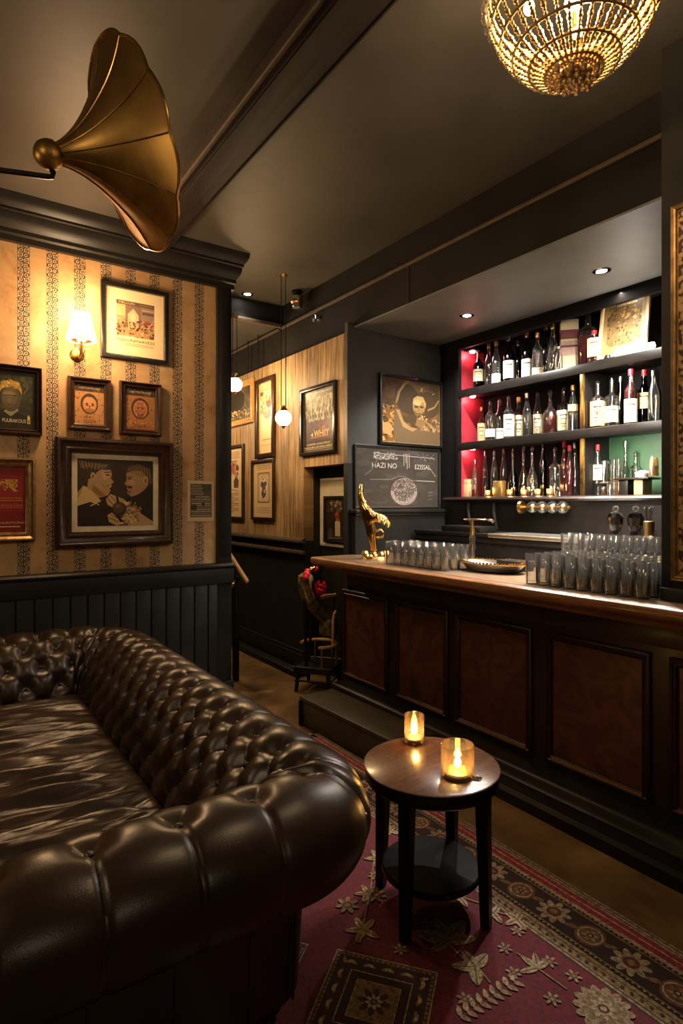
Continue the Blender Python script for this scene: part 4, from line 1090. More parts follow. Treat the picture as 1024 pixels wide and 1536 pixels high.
fr.build('rim_drops', 'glass', cl)
fb = MB()
for k in range(34):
    th = 2.399 * k; p = bowl(th, .80 + .2 * ((k * 37) % 17) / 17) - Vector((0, 0, .012)); fb.ball(p, .011, 8, (1, 1, 1.3))
fb.build('bottom_drops', 'beads', cl)
MB().cyl((0, 0, -.10), (0, 0, ZC - cz_rim), .008, n=10).lathe([(.0, ZC - cz_rim - .03), (.03, ZC - cz_rim - .03), (.06, ZC - cz_rim - .001), (.0, ZC - cz_rim - .001)], n=20).build('hanging_rod', 'brass', cl)
for k in range(3):
    th = 2 * PI * k / 3 + .5; MB().tube([(0, 0, .10), (RC * .5 * math.cos(th), RC * .5 * math.sin(th), .06), (RC * math.cos(th), RC * math.sin(th), 0)], .005, 6).build('support_arm', 'brass', cl)
for k, (dx, dy, dz) in enumerate(((.0, .0, -.03), (.11, .06, -.03), (-.10, .08, -.04), (.02, -.12, -.04))):
    b = MB().ball((dx, dy, dz), .026 if k == 0 else .016, 12, (1, 1, 1.25)).build('bulb', 'bulb', cl)
    MB().cyl((dx, dy, dz + .02), (dx * .6, dy * .6, dz + .09), .009, n=8).build('bulb_holder', 'brass', cl)
    light('chandelier_light', 'POINT', (ccx + dx, ccy + dy, cz_rim + dz), 22 if k == 0 else 11, (1, .72, .42), .03)
# ------------------------------------------------------------------ wall sconce
sx_, _, szz = on(122, 490, Y=YW - .14)
sc = thing('wall_sconce', 'lit conical wall sconce on the tan wallpaper', 'sconce', (sx_, YW - .005, szz))
sh_ = MB().lathe([(.052, .085), (.094, -.088), (.092, -.088), (.050, .085)], (0, -.135, 0), 40, caps=False).build('lamp_shade', 'shade', sc)
MB().lathe([(.0, -.215), (.045, -.215), (.05, -.21), (.04, -.195), (.0, -.19)][::1], (0, -.0, 0), 16).build('back_plate', 'brass', sc) if False else MB().lathe([(.0, 0), (.04, 0), (.045, .006), (.03, .015), (.0, .018)], n=20, mtx=Matrix.Translation((0, .005, -.155)) @ Matrix.Rotation(R(90), 4, 'X')).build('back_plate', 'brass', sc)
MB().tube([(0, -.01, -.155), (0, -.07, -.185), (0, -.12, -.17), (0, -.135, -.13), (0, -.135, -.06)], .009, 8).build('bracket_arm', 'brass', sc)
MB().lathe([(.0, -.105), (.035, -.10), (.06, -.093), (.062, -.090), (.02, -.088), (.016, -.05), (.0, -.05)], (0, -.135, 0), 20).build('drip_cup', 'brass', sc)
MB().ball((0, -.135, -.01), .022, 12, (1, 1, 1.4)).build('bulb', 'bulb', sc)
light('sconce_light', 'POINT', (sx_, YW - .145, szz - .10), 5, (1, .66, .36), .05)
light('sconce_light_up', 'POINT', (sx_, YW - .145, szz + .12), 6, (1, .66, .36), .06)
light('sconce_light_front', 'POINT', (sx_, YW - .34, szz + .0), 15, (1, .67, .37), .08)
# ------------------------------------------------------------------ globe pendants in the passage
def pendant(px, py, X, r, top, lab):
    x, y, z = on(px, py, X=X)
    p = thing('globe_pendant', lab, 'pendant lamp', (x, y, z), 0, 'globe pendants in the passage')
    MB().ball((0, 0, 0), r, 24).build('globe', 'globe', p)
    MB().lathe([(.0, r * .85), (r * .55, r * .85), (r * .5, r * 1.1), (r * .3, r * 1.35), (r * .35, r * 1.55), (.0, r * 1.6)], n=20).build('cap', 'brass', p)
    MB().lathe([(.0, -r * 1.35), (r * .14, -r * 1.28), (r * .22, -r * 1.12), (r * .34, -r * .96), (.0, -r * .94)], n=16).build('finial', 'brass', p)
    for dx in (-.022, .022):
        MB().tube([(dx, 0, r * 1.5), (dx * .9, .0, top - z)], .004, 6).build('cord', 'blackcap', p)
    MB().lathe([(.0, top - z - .02), (.03, top - z - .02), (.035, top - z - .0), (.0, top - z)], n=14).build('ceiling_rose', 'brass', p)
    return x, y, z
x, y, z = pendant(425, 627, 2.36, .066, ZC, 'lower lit opal globe pendant in front of the timber boarding')
light('pendant_light', 'POINT', (x - .09, y, z - .02), 10, (1, .66, .32), .06)
x2, y2, z2 = pendant(352, 577, 2.22, .066, 3.20, 'higher lit opal globe pendant beside the dark wall post')
light('pendant_light', 'POINT', (x2 + .10, y2, z2 - .02), 11, (1, .66, .32), .06)
for px, yy in ((372, 5.6), (387, 5.35)):
    xx, _, _ = on(px, Y=yy)
    cdz = 2.25
    q = thing('hanging_cord', 'dark %s hanging cord with a brass weight in the passage' % ('left' if px < 380 else 'right'), 'cord', (xx, yy, 0))
    MB().cyl((0, 0, cdz), (0, 0, 3.2), .006, n=6).build('cord', 'blackcap', q); MB().lathe([(.0, cdz - .05), (.012, cdz - .045), (.014, cdz), (.0, cdz + .008)], n=10).build('weight', 'brass', q)
# ------------------------------------------------------------------ downlights and spot fittings
def downlight(px, py, z, power, lab, aim=None, spot=90, col=(1, .95, .88), em='spot'):
    x, y, _ = on(px, py, Z=z)
    d = thing('downlight', lab, 'downlight', (x, y, z))
    MB().lathe([(.050, -.004), (.054, -.001), (.054, 0), (.03, 0), (.03, -.003), (.036, -.006)], n=28, caps=False).build('bezel', 'chrome', d)
    MB().lathe([(.0, -.0045), (.030, -.0035)], n=24).build('lens', em, d)
    light('downlight_beam', 'SPOT', (x, y, z - .012), power, col, .03, aim or (x, y, 0), spot, .6)
    return x, y
dl1 = on(700, 473, Z=ZA); dl2 = on(902, 406, Z=ZA)
downlight(700, 473, ZA - .012, 110, 'left bright downlight in the pale alcove ceiling', (dl1[0] + .25, dl1[1], 1.6), 130)
downlight(902, 406, ZA - .012, 110, 'right bright downlight in the pale alcove ceiling', (dl2[0] + .25, dl2[1], 1.6), 130)
downlight(371, 441, ZC, 6, 'white ringed downlight in the ceiling by the passage', None, 100)
def spot_fitting(name, loc, lab, sc_=1):
    q = thing(name, lab, 'spot lamp', loc)
    MB().lathe([(.0, 0), (.05 * sc_, 0), (.05 * sc_, -.02), (.02 * sc_, -.03), (.0, -.03)][::-1], n=18).build('mount', 'black', q)
    MB().lathe([(.02 * sc_, -.03), (.045 * sc_, -.045), (.055 * sc_, -.08), (.04 * sc_, -.10), (.048 * sc_, -.115), (.045 * sc_, -.15), (.0, -.155)], n=18).build('housing', 'chrome', q)
    MB().lathe([(.05 * sc_, -.085), (.06 * sc_, -.10), (.05 * sc_, -.112)], n=18).build('collar', 'brass', q)
x, y, z = on(450, 438, Z=ZC); spot_fitting('ceiling_spot', (x - .03, y, ZC), 'chrome spot lamp under the ceiling above the passage mouth')
x, y, z = on(474, 478, X=XH - .03)
q = thing('wall_spot', 'small chrome fitting on the black header below the ceiling spot', 'spot lamp', (XH - .001, y, z))
MB().box(-.03, 0, -.03, .03, -.012, .012, .004).build('mount', 'chrome', q); MB().lathe([(.012, 0), (.02, .03), (.012, .035)], (-.03, 0, .0), 12).ball((-.035, .02, -.004), .02, 10).build('head', 'chrome', q)
x, y, z = on(612, 392, X=XH - .004); x1, y1, z1 = on(612, 456, X=XH - .004)
c = MB().tube([(XH - .004, y, z), (XH - .004, y1, z1)], .0028, 6).build('wall_cable', 'trimline'); tag(c, 'thin pale cable running down the black header', 'cable')
# red downlights at the red side of the shelves and the lit white lamp at the right
for k, zz_ in enumerate((ZS[1] - .045, ZS[2] - .045, ZA - .05 - .05)):
    lab = ('lowest', 'middle', 'topmost')[k] + ' of the three small lamps at the red shelf side'
    x, y = XS + .10, YL - .055
    if k == 2: zz_ = ZA - .11
    d = thing('shelf_lamp', lab, 'shelf lamp', (x, y, zz_), 0, 'small lamps at the red shelf side')
    MB().lathe([(.0, -.012), (.022, -.011), (.025, 0), (.0, 0)], n=18).build('lens', 'redspot', d)
    if k == 2: MB().box(-.05, .10, -.05, .045, .001, .012).build('mount', 'blackmatt', d)
    light('red_shelf_light', 'POINT', (x, y - .0, zz_ - .03), .5, (1, .35, .35), .02)
# added lamp strips, out of sight behind each shelf lip, to brighten the bottles
for k, zz_ in enumerate((ZS[1] - .046, ZS[2] - .046, ZA - .012)):
    s = MB().box(XS + .022, XS + .040, YRR + .05, YL - .12, zz_ - .010, zz_, .002).build('added_light_strip', 'silvercap'); tag(s, 'added unseen lamp strip brightening the bottles from under the %s' % ('middle shelf', 'top shelf', 'alcove ceiling edge')[k], 'added light')
    d = bpy.data.lights.new('added_strip_light', 'AREA'); d.shape = 'RECTANGLE'; d.size = 2.6; d.size_y = .015; d.energy = (30, 30, 10)[k]; d.color = (1, .90, .76)
    o = bpy.data.objects.new('added_strip_light', d); COL.objects.link(o); o.location = (XS + .031, (YL + YRR) / 2, zz_ - .0115); o.rotation_euler = Vector((.35, 0, -1)).to_track_quat('-Z', 'X').to_euler()
# ------------------------------------------------------------------ framed pictures
def rect_on(xl, xr, yt, yb, X=None, Y=None):
    """centre, width and height in metres of an upright rectangle seen at these photo pixels on a wall"""
    p = on(xl, X=X, Y=Y); q = on(xr, X=X, Y=Y); xm = (xl + xr) / 2
    c = ((p[0] + q[0]) / 2, (p[1] + q[1]) / 2)
    # height at the middle of the rectangle
    u = (xm - 512) / FPX; d = (X / (FX + RX * u)) if X is not None else (Y / (FY + RY * u))
    zt, zb = EYE + (HOR - yt) / FPX * d, EYE + (HOR - yb) / FPX * d
    return (c[0], c[1], (zt + zb) / 2), math.dist(p[:2], q[:2]), zt - zb
PR_FLAT = lambda fw, d: [(0, 0), (0, d), (.003, d + .002), (fw - .003, d + .002), (fw, d - .002), (fw, .004), (fw, 0)]
PR_WIDE = lambda fw, d: [(0, 0), (0, d * .75), (fw * .10, d), (fw * .22, d * 1.02), (fw * .32, d * .82), (fw * .62, d * .62), (fw * .70, d * .72), (fw * .80, d * .70), (fw * .86, d * .5), (fw, d * .42), (fw, 0)]
def framed(name, label, rc, rotz, fw, depth, fmat, art, mount=0, prof=PR_FLAT, mount_col='paper', tilt=0, group=None, off=.001, cat='picture', pic='print', wide=None):
    (cx, cy, cz), w, h = rc
    loc = Vector((cx, cy, cz)); nrm = Vector((0, -1, 0)) if abs(rotz) < .1 else Vector((-1, 0, 0))
    t = thing(name, label, cat, loc + nrm * off, rotz, group)
    if tilt: t.rotation_euler.x = tilt
    MB().sweep_rect(w, h, prof(fw, depth)).build('frame', fmat, t)
    iw, ih = w - 2 * fw + .006, h - 2 * fw + .006
    if mount:
        MB().box(-iw / 2, iw / 2, -.006, -.001, -ih / 2, ih / 2).build('mount', mount_col, t); pw, ph, th = iw - 2 * mount, ih - 2 * mount, .0075
    else: pw, ph, th = iw, ih, .005
    a = Art(pw, ph, '#888888'); art(a); a.build(pic, t, thick=th)
    return t
def art_scene(a):          # sepia street print with a lettered title
    a.rect(0, 0, 1, 1, '#e6cfa0'); a.rect(.19, .27, .83, .83, '#b08a5c')
    a.rect(.19, .60, .34, .77, '#caa676'); a.rect(.34, .45, .60, .80, '#7d6350'); a.poly([(.38, .45), (.38, .64), (.47, .73), (.56, .64), (.56, .45)], '#cbaa80'); a.ell(.47, .60, .045, .07, '#dcbf92')
    a.rect(.60, .50, .83, .78, '#8f7462'); a.rect(.62, .66, .82, .70, '#5d4a42'); a.rect(.62, .72, .82, .735, '#b99a7a')
    a.rect(.19, .77, .83, .83, '#5e4a38'); a.text('MELLUN', .36, .80, .030, '#d9bd8a', .26); a.text('VARESS', .68, .80, .022, '#a58a60', .22)
    a.specks(150, .19, .30, .83, .56, .016, ('#7a4a36', '#d9b784', '#5a3426', '#a8342a', '#c89a68', '#3d2a20'), 3, 1.5)
    for k in range(6): a.line([(.22 + k * .03, .42), (.22 + k * .03, .52)], .004, '#6b4c38', False)
    a.line([(.70, .44), (.82, .60)], .006, '#c9a070'); a.line([(.66, .46), (.83, .47)], .004, '#d0b080')
    a.rect(.19, .24, .83, .30, '#e8cf9e'); a.text('MELLUNMARVESS', .51, .245, .042, '#33271c', .64)
    a.dashes(.24, .82, .195, .012, '#b0915f', 1); a.dashes(.32, .82, .17, .010, '#b0915f', 2)
def art_medal(col, face):
    def f(a):
        a.rect(0, 0, 1, 1, col); a.specks(160, .02, .02, .98, .98, .03, ('#a8703c', '#8a5228', '#c08a50', '#6d3c1c', '#9c6234'), 4 if face else 9, 1.0)
        a.rect(0, .82, 1, 1, '#33251a'); a.specks(40, .05, .84, .95, .98, .03, ('#6b5236', '#8a6a44', '#1e1610'), 6)
        a.text('SA VORDRONA' if face else 'SE MONDE', .52, .905, .05, '#c2a070', .70)
        a.ell(.5, .52, .29, .25, '#40241a'); a.ell(.51, .50, .235, .21, '#b27444')
        if face:
            a.ell(.51, .52, .20, .18, '#c48a58'); a.ell(.42, .50, .05, .045, '#6b3a22'); a.ell(.61, .50, .05, .045, '#6b3a22'); a.poly([(.47, .43), (.55, .43), (.51, .49)], '#5a2c1a')
            a.poly([(.30, .62), (.36, .74), (.50, .78), (.66, .74), (.73, .60), (.60, .68), (.42, .69)], '#3a241c'); a.ell(.51, .355, .14, .05, '#7a4428'); 
            for k in range(6): a.line([(.42 + k * .035, .33), (.42 + k * .035, .38)], .002, '#d0a070', False)
            a.text('JALANA', .50, .19, .035, '#5a3218', .34)
        else:
            a.ell(.51, .50, .20, .18, '#a4623a'); a.poly([(.34, .48), (.40, .34), (.51, .27), (.62, .34), (.68, .48), (.60, .40), (.42, .40)], '#7d4428')
            a.ell(.44, .53, .035, .03, '#4a2818'); a.ell(.58, .53, .035, .03, '#4a2818'); a.line([(.51, .55), (.50, .46), (.53, .46)], .004, '#4a2818'); a.specks(50, .36, .36, .66, .66, .02, ('#d09868', '#5c3018', '#b87848'), 8)
        for k in range(5): a.dashes(.30, .72, .13 - k * .018, .010, '#7a4a28', 20 + k)
    return f
def art_two(a):            # sepia photograph of two men facing each other over a drink
    a.rect(0, 0, 1, 1, '#1d1611'); a.ell(.55, .75, .3, .4, '#2a1f18')
    # left man
    a.poly([(0, 0), (0, .34), (.13, .31), (.30, .26), (.40, .30), (.44, .12), (.42, 0)], '#15100d')
    a.poly([(0, .30), (.0, .42), (.07, .60), (.17, .56), (.30, .37), (.22, .33), (.16, .36)], '#c9a878'); a.poly([(.07, .60), (.0, .5), (0, .40), (.05, .50)], '#a5855c')
    a.poly([(.12, .56), (.15, .84), (.30, .90), (.42, .86), (.44, .77), (.425, .72), (.465, .66), (.43, .63), (.44, .60), (.41, .565), (.42, .53), (.39, .46), (.33, .44), (.26, .42), (.18, .52)], '#a98660')
    a.poly([(.30, .80), (.40, .84), (.43, .78), (.40, .72), (.34, .68)], '#bd9a70'); a.poly([(.20, .62), (.32, .50), (.36, .46), (.28, .44), (.18, .53)], '#86663f')
    a.poly([(.0, .66), (.0, 1.0), (.36, 1.0), (.44, .93), (.45, .85), (.38, .84), (.30, .85), (.24, .80), (.21, .72), (.14, .70), (.10, .62), (.05, .58)], '#34271c')
    for k in range(26): a.line([(.02 + .015 * k, .97 - .002 * k), (.05 + .012 * k, .86 + .02 * math.sin(k * 1.7))], .0035, ('#8a7052', '#5c4832', '#a88c66')[k % 3], False)
    a.up(); a.ell(.195, .745, .032, .055, '#b8936a'); a.ell(.195, .74, .017, .032, '#7d5c3c')
    a.ell(.385, .765, .03, .012, '#3a281c'); a.line([(.34, .80), (.42, .81)], .007, '#3a281c'); a.poly([(.36, .60), (.43, .62), (.41, .585)], '#5a3a28'); a.poly([(.39, .60), (.425, .605), (.42, .585)], '#d9c09a')
    a.line([(.30, .66), (.35, .57)], .004, '#7a5a3c')
    # right man
    a.poly([(.63, .42), (.70, .46), (.88, .58), (1, .66), (1, 0), (.60, 0), (.62, .2)], '#17120e')
    a.poly([(.66, .48), (.64, .50), (.655, .54), (.635, .57), (.645, .60), (.605, .64), (.635, .69), (.63, .80), (.68, .87), (.80, .88), (.92, .80), (.93, .62), (.86, .53), (.78, .47), (.70, .44)], '#a07c58')
    a.poly([(.63, .80), (.66, .90), (.80, .95), (.94, .88), (.99, .72), (.97, .62), (.93, .66), (.90, .76), (.84, .84), (.72, .84)], '#54402e'); 
    for k in range(18): a.line([(.66 + .018 * k, .88 + .03 * math.sin(k * .2)), (.70 + .016 * k, .80 - .006 * k)], .003, ('#8a7052', '#3a2a1e')[k % 2], False)
    a.up(); a.ell(.895, .70, .035, .065, '#b8966c'); a.ell(.895, .69, .018, .04, '#7d5e40')
    a.poly([(.635, .60), (.70, .61), (.72, .57), (.66, .565)], '#2a1e16'); a.line([(.64, .735), (.72, .745)], .006, '#33241a'); a.ell(.675, .715, .028, .010, '#33241a'); a.ell(.70, .66, .05, .04, '#b38e66'); a.poly([(.645, .535), (.70, .54), (.70, .50), (.66, .48)], '#7a5a40')
    # hands, sleeve and glass
    a.poly([(.52, .44), (.60, .40), (.70, .28), (1, .05), (1, .0), (.66, 0), (.58, .16)], '#b09066'); a.specks(110, .56, .02, .82, .36, .018, ('#8a6a48', '#d0b286', '#6d5238', '#c0a074'), 5, 1.4)
    a.poly([(.36, .40), (.42, .48), (.49, .45), (.50, .36), (.44, .28), (.38, .32)], '#b8966a'); a.line([(.38, .41), (.46, .31)], .006, '#54402c'); a.line([(.42, .45), (.49, .36)], .005, '#6d5238')
    a.poly([(.38, .16), (.44, .20), (.52, .10), (.56, .02), (.50, 0), (.40, .06)], '#b8966a'); a.line([(.40, .12), (.52, .06)], .006, '#54402c'); a.line([(.42, .17), (.53, .10)], .004, '#54402c')
    a.ell(.535, .25, .095, .11, '#2d2119'); a.ell(.53, .27, .075, .08, '#4a382a'); a.ell(.515, .295, .03, .03, '#6b5440')
    a.line([(.16, .30), (.24, .34), (.27, .31)], .006, '#d8bd92')
def art_portrait(a):       # dark portrait with a golden headdress
    a.rect(0, 0, 1, 1, '#26261c'); a.specks(120, .0, .1, 1, 1, .05, ('#2c3524', '#1c1d16', '#38402c', '#222018', '#314a2a'), 12)
    a.poly([(.2, 0), (.24, .22), (.42, .34), (.74, .32), (.92, .20), (.96, 0)], '#17150f'); a.poly([(.44, .30), (.56, .22), (.70, .33), (.66, .38), (.50, .36)], '#8a8062')
    a.ell(.56, .52, .17, .22, '#4a3e2c'); a.ell(.54, .55, .13, .17, '#5e5138'); a.ell(.53, .60, .10, .05, '#7a6c4a'); a.line([(.42, .57), (.66, .58)], .006, '#2a2218'); a.line([(.50, .42), (.60, .42)], .005, '#2a2218'); a.ell(.54, .49, .03, .05, '#6d6040')
    a.poly([(.36, .60), (.37, .72), (.44, .81), (.56, .85), (.68, .81), (.75, .70), (.75, .60), (.70, .68), (.60, .74), (.48, .73), (.41, .67)], '#a8803c'); a.specks(50, .40, .70, .72, .82, .018, ('#d9b45e', '#8a6428', '#c29a48'), 14)
    a.rect(0, 0, 1, .08, '#1f160e'); a.text('PUURAKOUS', .62, .15, .06, '#d8cda8', .40); a.rect(.845, .11, .895, .20, '#c9b04e'); a.ell(.87, .225, .022, .03, '#e2d080'); a.ell(.87, .15, .014, .025, '#6b5a20')
    a.line([(.70, .30), (.92, .22)], .004, '#4a4a38'); a.line([(.78, .62), (.86, .74)], .004, '#5c6a4a')
def art_red(a):
    a.rect(0, 0, 1, 1, '#8e1f26'); a.rect(0, .0, 1, .32, '#7c1820')
    a.poly([(.50, .80), (.84, .80), (.82, .76), (.74, .70), (.80, .64), (.86, .63), (.76, .61), (.66, .68), (.56, .74), (.48, .70)], '#c08a3c'); a.specks(50, .46, .64, .84, .79, .02, ('#d9ac5a', '#8e1f26', '#a8702c'), 15); a.ell(.38, .72, .10, .05, '#c08a3c')
    a.text('GARMOND', .70, .52, .022, '#cf9a52', .46); a.dashes(.35, .94, .485, .012, '#cf9a52', 4); a.text('GORTIUS LAMS', .66, .41, .020, '#cf9a52', .56); a.dashes(.40, .96, .38, .010, '#b9803e', 5)
    a.text('VEHUUNTIONII', .62, .15, .032, '#e2c28e', .70); a.rect(.05, .085, .88, .098, '#e2c28e')
def art_notice(a):
    a.rect(0, 0, 1, 1, '#cdb187'); a.rect(.10, .10, .90, .92, '#4a443c')
    for k in range(7): a.dashes(.13, .50 + .05 * (k % 3), .88 - k * .035, .020, ('#a89a80', '#8e8068')[k % 2], k)
    a.rect(.56, .74, .86, .89, '#3b4234'); a.text('THE', .5, .66, .035, '#cdbb98', .16); a.text('COUMOERS', .56, .60, .038, '#d8c6a2', .52)
    for k in range(9): a.dashes(.14, .86, .54 - k * .05, .028, ('#b5a688', '#8a7d66', '#c0b08e')[k % 3], 30 + k)
    a.rect(.14, .28, .34, .40, '#2e2a25'); a.rect(.52, .38, .64, .46, '#332e28')
def art_trees(a):          # dark concert poster
    a.rect(0, 0, 1, 1, '#22191c'); a.box(.03, .02, .97, .98, .004, '#7a6a5a'); a.text('FORTAIVEN VON AREID', .5, .945, .035, '#d8c8a4', .86)
    a.rect(.09, .50, .93, .91, '#4d443c'); a.specks(140, .10, .52, .92, .90, .04, ('#8a7c62', '#6b5e4c', '#2b2420', '#a89a78', '#3c332c'), 16, 1.6)
    for k in range(9):
        u = .16 + k * .09; a.line([(u, .52), (u + .03 * math.sin(k * 2), .66), (u + .05 * math.sin(k * 3), .86)], .010, '#c4b48c' if k % 2 else '#1f1916'); a.line([(u + .01, .70), (u + .06, .80), (u + .05, .87)], .006, '#b0a07c')
        a.ell(u, .57, .022, .035, '#1c1613'); a.ell(u, .62, .014, .015, '#8a7a5c')
    a.rect(.09, .18, .93, .49, '#3b2230'); a.rect(.50, .30, .93, .46, '#5a2430'); a.specks(40, .1, .36, .9, .48, .03, ('#4a2c3a', '#6b2e34', '#2c1a26'), 17)
    a.rect(.25, .22, .80, .245, '#8a4a20'); a.text('WHIIY', .60, .29, .10, '#e6b04a', .46); a.text('4', .30, .28, .06, '#e2c690', .08); a.line([(.62, .35), (.66, .40), (.70, .35)], .010, '#d8742c')
    a.text('AURREZEN GORADTEROR', .5, .125, .030, '#cdb890', .74); a.text('NNGOUEN LUN RAHN ZHRIST', .5, .075, .032, '#d8c49a', .86); a.line([(.06, .045), (.94, .045)], .003, '#b8a884')
def art_tall(a):
    a.rect(0, 0, 1, 1, '#e2c690'); a.text('QR YUTON', .5, .94, .025, '#6b4a28', .8); a.line([(.1, .90), (.95, .90)], .005, '#4a3018'); a.rect(.10, .82, .32, .88, '#5a4028')
    a.specks(60, .1, .52, .9, .80, .05, ('#c8963e', '#b8442c', '#8a5a30', '#e8d098', '#6d4a2c'), 18); a.ell(.66, .70, .13, .06, '#c0342a'); a.ell(.64, .76, .07, .025, '#a88a5c'); a.line([(.2, .78), (.26, .72), (.2, .66)], .012, '#7a5030')
    a.ell(.58, .55, .22, .06, '#8a5a38'); a.ell(.56, .56, .15, .045, '#caa062'); a.specks(24, .42, .50, .75, .60, .03, ('#b8442c', '#5a3a24'), 19); a.text('LANEZL', .55, .20, .022, '#4a3420', .62); a.dashes(.15, .85, .12, .008, '#b08c54', 3)
def art_ornate(a):
    a.rect(0, 0, 1, 1, '#d0b284'); 
    for k in range(4): a.dashes(.18, .86, .93 - k * .022, .012, '#9c5a3c', 40 + k)
    a.box(.24, .27, .80, .80, .010, '#6d4630'); a.box(.28, .29, .76, .78, .004, '#8a6040'); a.ell(.52, .53, .20, .20, '#e0cba2')
    for s in (.26, .78):
        for q in (.29, .78): a.ell(s, q, .06, .028, '#8a5a3c'); a.ell(s, q, .03, .014, '#d0b284')
    a.ring(.52, .53, .21, .21, .005, '#8a6040'); a.poly([(.36, .58), (.42, .66), (.52, .62), (.62, .66), (.68, .60), (.60, .54), (.66, .44), (.58, .36), (.48, .34), (.40, .42), (.46, .52)], '#4a3a4a'); a.ell(.50, .69, .05, .025, '#b08a62'); a.ell(.58, .47, .07, .035, '#c2a880'); a.specks(20, .40, .37, .64, .62, .025, ('#6b5468', '#2c2230', '#8a7468'), 21)
    a.text('VUTULINAFT', .5, .17, .022, '#6b4a30', .66); a.text('SUTVOLNAR', .52, .13, .020, '#6b4a30', .58); a.dashes(.2, .8, .09, .010, '#8a6440', 6)
def art_bill(a):
    a.rect(0, 0, 1, 1, '#d2b486')
    for k in range(5): a.dashes(.1, .85, .94 - k * .022, .012, '#7a5438', 50 + k)
    a.rect(.1, .80, .75, .815, '#6b4630'); a.specks(50, .15, .62, .80, .79, .05, ('#8a4a34', '#b0805a', '#5a3a2a', '#c8a070'), 22); a.ell(.5, .70, .16, .05, '#a85a40')
    for u in (.2, .62): a.poly([(u, .42), (u - .02, .52), (u + .04, .565), (u + .14, .565), (u + .2, .52), (u + .18, .42)], '#5a4238'); a.ell(u + .09, .575, .05, .02, '#7a5a48')
    a.line([(.5, .40), (.8, .37)], .006, '#7a4a30'); 
    for k in range(12): a.dashes(.08, .82 - .2 * (k % 3 == 2), .34 - k * .024, .013, ('#8a5a3c', '#a8543c', '#6b4a34')[k % 3], 60 + k)
def art_round(a):
    a.rect(0, 0, 1, 1, '#4a3c2a'); a.specks(60, 0, 0, 1, 1, .06, ('#3c3020', '#5a4a34', '#2e261a'), 23); a.ell(.50, .62, .33, .36, '#1d1912'); a.ring(.5, .62, .34, .37, .006, '#8a7450'); a.specks(80, .1, .08, .95, .32, .025, ('#a58a58', '#6b5836', '#c0a468', '#2c2418'), 24)
    for k in range(14): a.line([(.08 + k * .062, .04), (.09 + k * .062, .18 + .05 * math.sin(k * 2.3))], .007, '#b89a60', False)
    a.up(); a.line([(.14, .45), (.2, .6), (.18, .75)], .004, '#b0a080'); a.line([(.82, .75), (.80, .5), (.88, .3)], .004, '#b0a080')
def art_bronze(a):         # bronze-toned mural of a bust among swirls
    a.rect(0, 0, 1, 1, '#55402a'); a.specks(160, 0, 0, 1, 1, .08, ('#5e482f', '#4a3825', '#6b5236', '#523d28', '#44341f'), 25)
    a.ell(.44, .70, .20, .24, '#3b2d20', .4); a.ell(.80, .66, .22, .2, '#453423'); a.line([(.25, .62), (.28, .78), (.36, .90), (.46, .99)], .020, '#8a6c44'); a.line([(.27, .66), (.31, .80), (.38, .90)], .008, '#b08c5a'); a.line([(.78, .56), (.90, .62), (.98, .74)], .014, '#94744a')
    a.poly([(.0, 0), (.0, .56), (.10, .58), (.22, .55), (.24, .40), (.16, .25), (.22, 0)], '#8a6238'); a.specks(90, .01, .02, .24, .56, .03, ('#b8803e', '#5a3a1e', '#c89a58', '#7a5028', '#3a2614'), 26, 1.3); a.ell(.10, .22, .09, .09, '#c08c54')
    a.poly([(.22, .54), (.30, .53), (.36, .36), (.48, .27), (.66, .26), (.78, .36), (.90, .40), (.98, .30), (1, 0), (.22, 0), (.20, .25)], '#67523a'); a.poly([(.24, .52), (.30, .52), (.37, .35), (.48, .27), (.60, .25), (.52, .20), (.36, .26)], '#9c7a4c'); a.specks(50, .66, .24, .98, .40, .03, ('#8a6a40', '#a8845a', '#5a4428'), 27)
    a.poly([(.56, .30), (.60, .44), (.70, .46), (.74, .34), (.66, .26)], '#7d5e3a'); a.ell(.625, .60, .105, .15, '#8f7246'); a.poly([(.52, .62), (.53, .72), (.60, .77), (.70, .76), (.75, .66), (.74, .58), (.71, .67), (.62, .70), (.56, .67)], '#b08f5a'); a.ell(.60, .66, .07, .04, '#c0a068')
    a.ell(.58, .595, .035, .018, '#43301c'); a.ell(.675, .60, .035, .018, '#43301c'); a.line([(.625, .60), (.615, .54), (.645, .53)], .006, '#5c4426'); a.ell(.62, .48, .05, .02, '#4a341e'); a.poly([(.54, .54), (.56, .46), (.62, .43), (.70, .47), (.73, .54), (.66, .50), (.60, .50)], '#69502e'); a.specks(24, .62, .40, .78, .50, .015, ('#b89468', '#4a341e'), 28)
    a.line([(.66, .84), (.68, .90)], .008, '#c0a884'); a.line([(.86, .82), (.90, .84)], .006, '#b89a70'); a.box(.012, .014, .988, .986, .003, '#a08a68')
